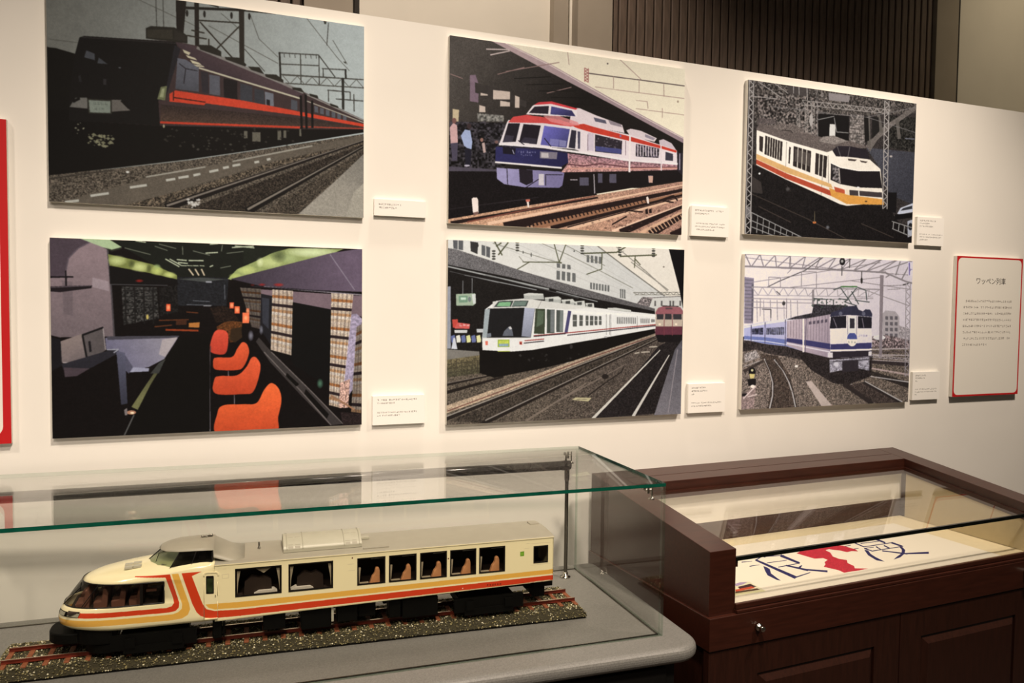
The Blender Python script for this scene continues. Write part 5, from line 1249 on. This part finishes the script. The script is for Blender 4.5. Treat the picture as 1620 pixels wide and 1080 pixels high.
# bonnet vents
for y0, y1, dx in ((-0.0235, -0.008, 0.0), (-0.049, -0.0335, 0.002)):
    v = MB()
    for i in range(2):
        a = -0.478 + i * 0.020 + dx
        v.add([(a, y0, 0.2448 - .0006 + .0024 * i), (a + 0.0185, y0, 0.2470 + .0024 * i), (a + 0.0185, y1, 0.2475 + .0024 * i), (a, y1, 0.2456 + .0024 * i)], [(0, 1, 2, 3)])
    v2 = MB()
    for q in v.v[::4]: v2.box(q[0], q[0] + 0.0185, y0, y1, 0.2420 + (q[0] + .478) * .11, 0.2468 + (q[0] + .478) * .11)
    v2.build('bonnet_vent', M['lightgrey'], train)

# driver's cab on the roof
base = [(-0.268, -0.076), (-0.368, -0.075), (-0.404, -0.054), (-0.424, -0.027), (-0.430, 0.0)]
top = [(-0.268, -0.064), (-0.345, -0.062), (-0.372, -0.042), (-0.387, -0.020), (-0.392, 0.0)]
base += [(p[0], -p[1]) for p in reversed(base[:-1])]; top += [(p[0], -p[1]) for p in reversed(top[:-1])]
bz = [0.2515, 0.2435, 0.2430, 0.2440, 0.2450, 0.2440, 0.2430, 0.2435, 0.2515]; tz = [0.279, 0.2805, 0.279, 0.2780, 0.2778, 0.2780, 0.279, 0.2805, 0.279]
B3 = [(p[0], p[1], z) for p, z in zip(base, bz)]; T3 = [(p[0], p[1], z) for p, z in zip(top, tz)]
MBw = MB()
for i in range(1, 7): MBw.add([B3[i], B3[i + 1], T3[i + 1], T3[i]], [(0, 3, 2, 1)], 0, True)
cab_side = glass_mat('cab_side_pane', (0.10, 0.10, 0.11))
for i in (0, 7):
    MB().add([B3[i], B3[i + 1], T3[i + 1], T3[i]], [(0, 3, 2, 1)]).build('cab_side_window', cab_side, train)
MBw.build('cab_windscreen', glass_mat('cab_pane', (0.56, 0.62, 0.54)), train)
cf = MB()
cf.tube(B3, 0.0019, 6); cf.tube(T3, 0.0017, 6)
for i in (0, 1, 4, 7, 8): cf.tube([B3[i], T3[i]], 0.0014, 6)
cf.tube([((B3[0][0] + B3[1][0]) / 2, B3[0][1] - .0005, 0.2475), ((T3[0][0] + T3[1][0]) / 2, T3[0][1] - .0005, 0.2795)], 0.0009, 6)
cf.build('cab_frame', M['frame'], train)
MB().tube([(-0.406, -0.032, 0.2475), (-0.398, -0.020, 0.270)], 0.0009, 6).build('wiper', M['black'], train)
ci = MB()
ci.box(-0.39, -0.28, -0.058, 0.058, 0.243, 0.250)
ci.box(-0.300, -0.285, -0.058, 0.058, 0.250, 0.279)
ci.build('cab_interior', M['pilaster'], train)

# cab roof with its rear slope
rf = MB()
sec = []
for s, hw, ze, zc in ((-0.397, 0.010, 0.2785, 0.2795), (-0.392, 0.030, 0.2790, 0.2830), (-0.378, 0.050, 0.2795, 0.2875), (-0.350, 0.066, 0.2808, 0.2925), (-0.300, 0.0675, 0.2800, 0.2955), (-0.266, 0.0675, 0.2790, 0.2950), (-0.2655, 0.0740, 0.2620, 0.2945), (-0.225, 0.0780, 0.2480, 0.2700), (-0.190, 0.0800, 0.2470, 0.2555)):
    row = []
    for k in range(13):
        t = -1 + k / 6
        row.append((s, hw * t, ze + (zc - ze) * (1 - abs(t) ** 2.2)))
    sec.append(row)
vs = [p for r in sec for p in r]
fs = [(i * 13 + k, i * 13 + k + 1, (i + 1) * 13 + k + 1, (i + 1) * 13 + k) for i in range(len(sec) - 1) for k in range(12)]
rf.add(vs, fs, 0, True)
for r in (sec[0],): rf.add(r, [tuple(range(12, -1, -1))])
cr = rf.build('cab_roof', M['grey_roof'], train)
md = cr.modifiers.new('thickness', 'SOLIDIFY'); md.thickness = 0.0015; md.offset = -1
hz = MB()
hz.box(-0.296, -0.270, -0.003, 0.003, 0.2965, 0.299); hz.lathe([(0.0035, 0), (0.0035, 0.004), (0.002, 0.0055)], (-0.283, 0, 0.2945), n=10)
hz.tube([(-0.298, -0.004, 0.300), (-0.284, -0.004, 0.3005)], 0.0022, 8); hz.tube([(-0.283, 0.004, 0.300), (-0.268, 0.004, 0.3005)], 0.0022, 8)
hz.build('air_horn', M['steel'], train)

# main roof
rr = MB()
prof = [(-HW - .0008, 0.2445), (-HW + .001, 0.2475), (-0.080, 0.2500)] + [(0.080 * t / 5, 0.2500 + 0.0050 * (1 - (t / 5) ** 2)) for t in range(-4, 5)] + [(0.080, 0.2500), (HW - .001, 0.2475), (HW + .0008, 0.2445)]
vs = [(s, p[0], p[1]) for s in (-0.262, 0.6625) for p in prof]
n = len(prof)
rr.add(vs, [(k, k + 1, n + k + 1, n + k) for k in range(n - 1)], 0, True)
rr.add(vs[n:], [tuple(range(n))]); rr.add(vs[:n], [tuple(range(n - 1, -1, -1))])
rr.build('roof', M['grey_roof'], train)
for sd in (-1, 1):
    MB().box(-0.262, 0.6618, sd * HW - 0.0012, sd * HW + 0.0012, 0.2448, 0.2468).build('gutter', M['cream_paint'], train)

# roof cooler with see-through grilles
ck = MB()
CW = 0.056
arc = [(-CW, 0.2535), (-CW, 0.2615)] + [(CW * t / 6, 0.2625 + 0.025 * (1 - (t / 6) ** 2)) for t in range(-6, 7)] + [(CW, 0.2615), (CW, 0.2535)]
n = len(arc)
vs = [(s, p[0], p[1]) for s in (-0.092, 0.114) for p in arc]
ck.add(vs, [(k, k + 1, n + k + 1, n + k) for k in range(n - 1)], 0, True)
ck.add(vs[n:], [tuple(range(n))]); ck.add(vs[:n], [tuple(range(n - 1, -1, -1))])
co = ck.build('roof_cooler', M['lightgrey'], train)
for s0 in (-0.083, 0.067):
    for k in range(2):
        a = s0 + 0.003 + k * 0.018
        MB().add([(a, -0.0470, 0.2702), (a + 0.0135, -0.0470, 0.2702), (a + 0.0135, -0.0200, 0.2845), (a, -0.0200, 0.2845)], [(0, 1, 2, 3)]).build('grille', M['grey_roof'], co)
        MB().add([(a, -0.0555, 0.2633), (a + 0.0135, -0.0555, 0.2633), (a + 0.0135, -0.0500, 0.2683), (a, -0.0500, 0.2683)], [(0, 1, 2, 3)]).build('grille', M['grey_roof'], co)
    MB().tube([(s0, p[0] * 1.015, p[1] + .0008) for p in arc[1:-1]], 0.0010, 6).build('grille_rim', M['lightgrey'], co)
    MB().tube([(s0 + .041, p[0] * 1.015, p[1] + .0008) for p in arc[1:-1]], 0.0010, 6).build('grille_rim', M['lightgrey'], co)
MB().lathe([(0.0035, 0), (0.0035, 0.003), (0.0024, 0.003), (0.0024, 0.0165), (0, 0.0165)], (-0.153, -0.006, 0.2575), n=12).build('antenna', M['steel'], train)
MB().box(0.116, 0.185, -0.074, -0.064, 0.2495, 0.2535).build('roof_rib', M['grey_roof'], train)
MB().box(0.120, 0.142, 0.0, 0.02, 0.256, 0.2615).build('hatch_or_reflection', M['lightgrey'], train)
MB().box(0.628, 0.655, 0.02, 0.05, 0.2540, 0.2570).build('hatch_or_reflection', M['grey_roof'], train)  # block shaped after a ghost reflection; no real hatch here

# windows: gasket, pane
def window(s0, s1, z0, z1, sd, parent=train, fw=0.0022, rad=False):
    y = sd * HW
    g = MB()
    g.box(s0 - fw * .6, s1 + fw * .6, y - .0009, y + .0009, z0 - fw * .6, z0 + fw); g.box(s0 - fw * .6, s1 + fw * .6, y - .0009, y + .0009, z1 - fw, z1 + fw * .6)
    g.box(s0 - fw * .6, s0 + fw, y - .0009, y + .0009, z0 + fw, z1 - fw); g.box(s1 - fw, s1 + fw * .6, y - .0009, y + .0009, z0 + fw, z1 - fw)
    w = g.build('window', M['frame'], parent, bevel=0.0012 if rad else 0.0, seg=2)
    MB().add([(s0, y - sd * .0008, z0), (s1, y - sd * .0008, z0), (s1, y - sd * .0008, z1), (s0, y - sd * .0008, z1)], [(0, 1, 2, 3)]).build('pane', M['tint'], w)


for sd in (-1, 1):
    for a, b in wins: window(a, b, WZ0, WZ1, sd)
    window(0.6008, 0.6432, EZ0, EZ1, sd, rad=True)

# saloon interior
MB().box(-0.40, 0.655, -0.086, 0.086, 0.150, 0.1545).build('saloon_floor', M['interior'], train)
MB().box(-0.24, 0.655, 0.02, 0.024, 0.1545, 0.244).build('corridor_partition', M['interior'], train)
for a, b in wins[2:]:
    c0 = a + (b - a) * 0.68
    st_ = MB()
    st_.prism([(c0 - .017, .1545), (c0 + .012, .1545), (c0 + .0115, .190), (c0 + .009, .1985), (c0 + .004, .2005), (c0 - .0005, .197), (c0 - .002, .186), (c0 - .0045, .181), (c0 - .0095, .1755)], -0.080, -0.066)
    st_.build('seat', M['seat'], train, bevel=0.0025)
    MB().prism([(a + .004, .1615), (a + .003, .205), (a + .009, .205), (a + .006, .170)], -0.0845, -0.0825).build('curtain', M['curtain'], train)
    MB().box(a + .036, b - .003, -0.0850, -0.0835, .2262, .2290).build('reflection_bar', M['card'], train)  # white bar standing in for light reflected along the window top
    MB().box(a + .006, a + .030, -0.084, -0.078, .1605, .1632).build('side_table', M['curtain'], train)
for (a, b), tb in zip(wins[:2], (0.045, 0.005)):
    for e, d in ((a, 1), (b, -1)):
        MB().prism([(e + d * .0035, .165), (e + d * .0035, .225), (e + d * .012, .225), (e + d * .0065, .195), (e + d * .0045, .172)], -0.0845, -0.0825).build('curtain', M['curtain'], train)
    MB().prism([(a + tb, .1615), (a + tb + .058, .1615), (a + tb + .050, .1675), (a + tb + .012, .1675)], -0.083, -0.06).build('side_table', M['card'], train)
    MB().prism([(a + .02, .1545), (a + .09, .1545), (a + .088, .192), (a + .07, .205), (a + .058, .199), (a + .040, .206), (a + .022, .190)], -0.074, -0.06).build('seat', M['interior'], train)
MB().prism([(wins[0][0] + .048, .2285), (wins[0][0] + .09, .2285), (wins[0][0] + .069, .2145)], -0.0845, -0.0825).build('valance', M['curtain'], train)
for s0 in (-0.585, -0.545, -0.505, -0.465):
    for y0 in (-0.062, 0.012):
        MB().prism([(s0, .150), (s0 + .030, .150), (s0 + .034, .188), (s0 + .029, .203), (s0 + .023, .203), (s0 + .018, .172), (s0, .170)], y0, y0 + .05).build('seat', M['redseat'], train, bevel=0.002)
MB().box(-0.60, -0.39, -0.075, 0.075, 0.150, 0.1545).build('lounge_floor', M['interior'], train)
MB().box(-0.424, -0.40, -0.070, -0.060, 0.188, 0.193).build('lounge_table', M['redseat'], train)

# entrance door
dr = MB().prism([(-0.2860, 0.112), (-0.2545, 0.111), (-0.2545, 0.222), (-0.2575, 0.2275), (-0.2825, 0.2285), (-0.2860, 0.2245)], -HW - 0.0010, -HW + 0.0005).build('door', livery, train)
livery_uv(dr)
MB().prism([(-0.2885, 0.222), (-0.2885, 0.2265), (-0.2835, 0.2312), (-0.2565, 0.2302), (-0.2520, 0.2250), (-0.2520, 0.2205), (-0.2550, 0.2205), (-0.2550, 0.2240), (-0.2580, 0.2275), (-0.2825, 0.2286), (-0.2860, 0.2240), (-0.2860, 0.222)], -HW - 0.0022, -HW).build('door_hood', M['cream_paint'], dr)
MB().prism([(-0.2825, 0.1775), (-0.2815, 0.1755), (-0.2655, 0.1745), (-0.2640, 0.1760), (-0.2640, 0.2185), (-0.2655, 0.2205), (-0.2810, 0.2215), (-0.2825, 0.2200)], -HW - 0.0016, -HW - 0.0008).build('window', M['frame'], dr)
MB().prism([(-0.2805, 0.179), (-0.2665, 0.178), (-0.2665, 0.214), (-0.2805, 0.215)], -HW - 0.0020, -HW - 0.0014).build('pane', mat('green_pane', (42, 52, 32), 0.2, noise=0.5, nscale=60), dr)
for x, z0, z1 in ((-0.2872, 0.116, 0.203), (-0.2548, 0.114, 0.152), (-0.2548, 0.170, 0.203)):
    MB().tube([(x, -HW - .0008, z0), (x, -HW - .0035, z0 + .001), (x, -HW - .0035, z1 - .001), (x, -HW - .0008, z1)], 0.0007, 6).build('handrail', M['cream_paint'], dr)
MB().box(-0.2615, -0.2600, -HW - .0022, -HW - .0008, 0.165, 0.171).build('door_handle', M['steel'], dr)
MB().box(-0.2860, -0.2548, -HW - .0045, -HW - .0008, 0.1098, 0.1118).build('step', M['cream_paint'], dr)

# underframe: front skirt, bogies, equipment boxes
def plan(tip, w, sc, n=2.6):
    half = [(sc, -w)]
    for k in range(1, 13):
        t = math.radians(90 * k / 12); half.append((sc + (tip - sc) * math.sin(t) ** (2 / n), -w * math.cos(t) ** (2 / n) if k < 12 else 0.0))
    return half + [(p[0], -p[1]) for p in reversed(half[:-1])]


MB().slab(list(reversed(plan(-0.652, 0.060, -0.58))), 0.070, 0.096).build('bumper', M['black'], train, bevel=0.003)
MB().slab(list(reversed(plan(-0.570, 0.076, -0.50))), 0.0425, 0.0675).build('front_skirt', M['black'], train, bevel=0.003)
MB().slab(list(reversed(plan(-0.600, 0.080, -0.50))), 0.068, 0.1065).build('front_skirt', M['black'], train, bevel=0.003)


def bogie(s0, s1):
    bg = MB()
    for y in (-0.078, 0.078):
        bg.box(s0, s1, y - .006, y + .006, 0.050, 0.088)
        bg.box(s0 + .03, s1 - .03, y - .009, y + .009, 0.041, 0.06)
    bg.box(s0 + .02, s1 - .02, -0.07, 0.07, 0.06, 0.080)
    bg.box((s0 + s1) / 2 - .03, (s0 + s1) / 2 + .03, -0.05, 0.05, 0.080, 0.1015)
    o = bg.build('bogie', M['black'], train)
    for s in (s0 + .045, s1 - .045):
        wl = MB()
        for y in (-0.0368, 0.0368):
            wl.lathe([(0, -.0045), (0.0265, -.0045), (0.0255, .0045), (0, .0045)], (s, y, 0.0668), axis='y', n=20)
        wl.tube([(s, -0.07, 0.0668), (s, 0.07, 0.0668)], 0.004, 8)
        wl.build('wheelset', M['black'], o)
    for s in (s0 + .045, s1 - .045):
        for y in (-0.0875, 0.0875):
            MB().box(s - .012, s + .012, y - .003, y + .003, 0.056, 0.080).build('axle_box', M['black'], o)


bogie(-0.505, -0.306)
bogie(0.368, 0.572)
for s0, s1, z0, yw in ((-0.268, -0.246, 0.052, .078), (-0.243, -0.239, 0.052, .078), (-0.144, -0.088, 0.060, .080), (-0.048, 0.030, 0.050, .080), (0.046, 0.100, 0.058, .076), (0.104, 0.150, 0.064, .07), (0.186, 0.218, 0.055, .078), (0.222, 0.322, 0.050, .080)):
    MB().box(s0, s1, -yw, -0.030, z0, 0.1035).build('equipment_box', M['black'], train, bevel=0.002, seg=1)
    MB().box(s0, s1, 0.030, yw, z0, 0.1035).build('equipment_box', M['black'], train, bevel=0.002, seg=1)
MB().box(-0.50, 0.60, -0.028, 0.028, 0.088, 0.1035).build('centre_sill', M['black'], train)
MB().box(0.030, 0.036, -0.084, -0.080, 0.066, 0.100).build('ladder', M['lightgrey'], train)
MB().box(0.600, 0.690, -0.014, 0.014, 0.074, 0.092).build('coupler', M['black'], train, bevel=0.003)
MB().box(0.615, 0.650, -0.05, 0.05, 0.060, 0.1175).build('rear_skirt', M['black'], train)

# ------------------------------------------------------------------ wooden display cabinet with sloping glass top
WA = 0.0365630
W0 = (1.7625, -0.7353)
cabinet = thing('wooden_display_cabinet', 'dark red-brown wooden cabinet with sloping glass top, right of the glass case', 'display cabinet', (W0[0], W0[1], 0), WA)
WZT, WZB, WZS, SLP, WD, WW = -0.6868 + F, -0.8785 + F, -0.9799 + F, 0.1376, 0.69, 1.548
top_at = lambda v, d=0.0: WZT + SLP * v - d


def side_panel(name, u0, u1):
    b = MB()
    poly = [(0.0, WZB), (WD, WZB), (WD, top_at(WD)), (0.0, top_at(0))]
    vs = [(u0, p[0], p[1]) for p in poly] + [(u1, p[0], p[1]) for p in poly]
    b.add(vs, [(0, 1, 2, 3), (7, 6, 5, 4), (0, 4, 5, 1), (1, 5, 6, 2), (2, 6, 7, 3), (3, 7, 4, 0)])
    o = b.build(name, M['wood'], cabinet, bevel=0.0015)
    return o


def fix(o):
    bm = bmesh.new(); bm.from_mesh(o.data); bmesh.ops.recalc_face_normals(bm, faces=bm.faces); bm.to_mesh(o.data); bm.free()


U0, U1 = 0.0955, 1.452
fix(side_panel('side_frame', 0.0, U0)); fix(side_panel('side_frame', U1, WW))


def slope_box(name, u0, u1, v0, v1, d0, d1, m, bevel=0.0015):
    """box following the slope of the top, between depths d0 and d1 under it"""
    vs = [(u, v, top_at(v, d)) for d in (d1, d0) for u, v in ((u0, v0), (u1, v0), (u1, v1), (u0, v1))]
    b = MB().add(vs, [(0, 3, 2, 1), (4, 5, 6, 7), (0, 1, 5, 4), (1, 2, 6, 5), (2, 3, 7, 6), (3, 0, 4, 7)])
    return b.build(name, m, cabinet, bevel=bevel)


slope_box('back_rail', U0, U1, 0.548, 0.612, 0.0, 0.058, M['wood'])
slope_box('back_rail', U0, U1, 0.6135, WD, 0.0, 0.058, M['wood'])
for u in (U0, U1 - 0.012): slope_box('glazing_bead', u, u + 0.012, 0.006, 0.548, 0.034, 0.058, M['wood'], 0.0)
slope_box('glazing_bead', U0 + .012, U1 - .012, 0.536, 0.548, 0.034, 0.058, M['wood'], 0.0)
gt = slope_box('top_pane', U0, U1, 0.004, 0.548, 0.026, 0.033, M['glass'], 0.0)
MB().box(U0, U1, -0.0005, 0.0085, WZT - 0.0375, WZT - 0.0255).build('pane_edge_strip', mat('dark_glass_edge', (12, 16, 13), 0.2, noise=0.1), cabinet)
FZ = WZB + 0.0235                                        # inside floor
MB().box(U0, U1, 0.002, 0.0075, FZ + 0.004, WZT - 0.038).build('front_pane', M['glass'], cabinet)
MB().box(U0, U1, 0.0, WD - 0.02, WZB, FZ - 0.004).build('inner_floor', M['cream'], cabinet)
MB().box(U0, U1, 0.56, WD, FZ - 0.004, FZ + 0.07).build('inner_back', M['wood'], cabinet)
MB().box(U0, U1, 0.56, WD, FZ + 0.07, top_at(0.56, 0.058)).build('inner_back_lining', M['board'], cabinet)
for u0, u1, nm in ((U0, U0 + 0.004, 'inner_lining'), (U1 - 0.004, U1, 'inner_lining')):
    vs = [(u, v, z) for u in (u0, u1) for v, z in ((0.012, FZ - .003), (0.535, FZ - .003), (0.535, top_at(0.535, 0.058)), (0.012, top_at(0.012, 0.058)))]
    o = MB().add(vs, [(0, 1, 2, 3), (7, 6, 5, 4), (0, 4, 5, 1), (1, 5, 6, 2), (2, 6, 7, 3), (3, 7, 4, 0)]).build(nm, M['cream'], cabinet)
    fix(o)
# stepped sill in front of the glass
MB().box(U0 - .002, U1 + .002, -0.008, 0.004, FZ - 0.012, FZ + 0.004).build('sill_moulding', M['wood'], cabinet, bevel=0.002)
MB().box(U0 - .002, U1 + .002, -0.014, 0.0, WZB + 0.0005, FZ - 0.013).build('sill_moulding', M['wood'], cabinet, bevel=0.002)
# base with drawer front, doors, knobs
BV = -0.016
MB().box(-0.008, WW + .008, BV, WD, WZS + 0.003, WZB).build('drawer', M['wood'], cabinet, bevel=0.002)
MB().box(0.012, WW - .012, 0.012, WD - .01, 0.06, WZS + 0.003).build('carcass', M['wood_v'], cabinet)
MB().box(0.03, WW - .03, 0.05, WD - .02, 0.0, 0.06).build('plinth', M['black'], cabinet)
for u, z in ((0.1695, -0.9262), (1.402, -0.9195)):
    MB().lathe([(0, -0.026), (0.0075, -0.026), (0.0085, -0.023), (0.0085, -0.017), (0.0065, -0.0155), (0.0065, -0.012), (0.0115, -0.010), (0.0125, -0.006), (0.0115, -0.0005), (0.0, -0.0005)], (u, BV, z + F), axis='y', n=20).build('lock_knob', M['chrome'], cabinet)
for d0, d1, q0, q1 in ((-0.006, 0.7735, 0.176, 0.660), (0.7775, WW + .006, 0.876, 1.362)):
    z0, z1, pz0, pz1 = 0.065, WZS, 0.17, -1.071 + F
    dm = MB()
    dm.box(d0, q0, BV + .004, 0.012, z0, z1); dm.box(q1, d1, BV + .004, 0.012, z0, z1)
    dm.box(q0, q1, BV + .004, 0.012, pz1, z1); dm.box(q0, q1, BV + .004, 0.012, z0, pz0)
    do = dm.build('door', M['wood_v'], cabinet)
    i = 0.028
    o4 = [(q0, pz0), (q1, pz0), (q1, pz1), (q0, pz1)]
    n4 = [(q0 + i, pz0 + i), (q1 - i, pz0 + i), (q1 - i, pz1 - i), (q0 + i, pz1 - i)]
    vs = [(p[0], BV + .0125, p[1]) for p in o4] + [(p[0], BV - .003, p[1]) for p in n4]
    MB().add(vs, [(k, (k + 1) % 4, 4 + (k + 1) % 4, 4 + k) for k in range(4)] + [(4, 5, 6, 7)]).build('raised_panel', M['wood_v'], do)

# ------------------------------------------------------------------ lettered sheet inside the cabinet
sh = Art(1700, 640, [(-435, 322), (1320, 74), (2052, 293), (154, 627)], 41)
sh.poly([(-900, -200), (2400, -200), (2400, 1200), (-900, 1200)], (224, 217, 202))
NV = (38, 36, 88)
for a, b, w0, w1 in (((240, 351), (314, 343), 6, 3), ((296, 380), (366, 369), 6, 3), ((336, 338), (392, 306), 8, 5), ((382, 308), (408, 316), 8, 5), ((402, 311), (540, 302), 6, 5), ((516, 303), (652, 358), 18, 14),
                     ((636, 360), (652, 352), 6, 4), ((420, 356), (560, 337), 5, 4), ((500, 386), (640, 360), 6, 5), ((342, 336), (624, 460), 12, 22), ((618, 460), (728, 424), 9, 5), ((556, 374), (712, 408), 10, 14),
                     ((650, 390), (668, 374), 16, 6), ((700, 404), (850, 416), 10, 14)): sh.taper(a, b, w0, w1, NV)
sh.poly([(394, 378), (420, 388), (440, 400), (448, 430), (490, 462), (520, 482), (488, 476), (424, 444), (406, 412)], NV)
for a, b, w0, w1 in (((1036, 210), (1110, 242), 8, 7), ((1056, 196), (1084, 188), 5, 4), ((1076, 190), (1192, 183), 5, 5), ((1188, 184), (1262, 213), 13, 11), ((1086, 218), (1232, 200), 5, 4), ((1108, 242), (1310, 212), 6, 5),
                     ((1112, 252), (1170, 272), 9, 6), ((1306, 212), (1384, 238), 12, 10), ((1166, 272), (1390, 238), 6, 5), ((1196, 240), (1232, 262), 8, 6), ((1252, 232), (1294, 252), 9, 7), ((1116, 252), (1180, 244), 5, 4),
                     ((1240, 270), (1420, 292), 7, 10), ((1400, 290), (1572, 284), 9, 15), ((960, 241), (1016, 230), 5, 4), ((1000, 264), (1072, 252), 5, 4)): sh.taper(a, b, w0, w1, NV)
sh.poly([(1358, 238), (1384, 244), (1404, 264), (1400, 290), (1370, 316), (1322, 332), (1344, 312), (1378, 288), (1380, 262)], NV)
sh.poly([(1112, 262), (1140, 268), (1158, 292), (1196, 316), (1258, 346), (1200, 338), (1140, 302)], NV)
RM = (176, 40, 58)
sh.poly([(630, 288), (660, 272), (690, 266), (700, 252), (750, 234), (870, 221), (905, 232), (960, 233), (1050, 260), (1068, 274), (1020, 272), (990, 280), (940, 268), (900, 264), (860, 258), (836, 266), (870, 282), (888, 310), (930, 326), (990, 336), (992, 356), (1040, 378), (1044, 394), (1142, 396), (1060, 412), (1000, 420), (970, 426), (930, 408), (860, 392), (824, 384), (836, 366), (830, 350), (852, 334), (820, 322), (760, 326), (690, 306)], RM, n=.1, k=3)
sh.line([(845, 262), (880, 280), (888, 310)], 4, (226, 200, 200))
sh.poly([(190, 520), (226, 497), (294, 490), (415, 556), (190, 594)], (208, 204, 176)); sh.poly([(190, 505), (228, 494), (284, 490), (250, 508), (200, 522)], (156, 140, 176)); sh.poly([(212, 526), (300, 504), (345, 524), (230, 545)], (60, 34, 40)); sh.poly([(194, 546), (310, 522), (338, 534), (198, 560)], (176, 70, 44)); sh.poly([(194, 560), (350, 536), (372, 546), (196, 572)], (84, 60, 44)); sh.poly([(192, 572), (385, 548), (410, 556), (192, 582)], (196, 192, 150))
shm = sh.material('lettered_sheet', None, 0.6, 0.0, 0.2)
sheet = MB().box(0.0, 1.205, -0.021, 0.44, 0.0, 0.0035).build('lettered_sheet', shm, loc=(W0[0] + math.cos(WA) * .1 - math.sin(WA) * .03, W0[1] + math.sin(WA) * .1 + math.cos(WA) * .03, FZ - 0.0038), rot=WA)
uvl = sheet.data.uv_layers.new(name='print')
for l in sheet.data.loops:
    c = sheet.data.vertices[l.vertex_index].co
    uvl.data[l.index].uv = (c.x / 1.205, c.y / 0.44)
tag(sheet, 'white sheet with blue brush characters and a red shape, inside the wooden cabinet', 'sign')
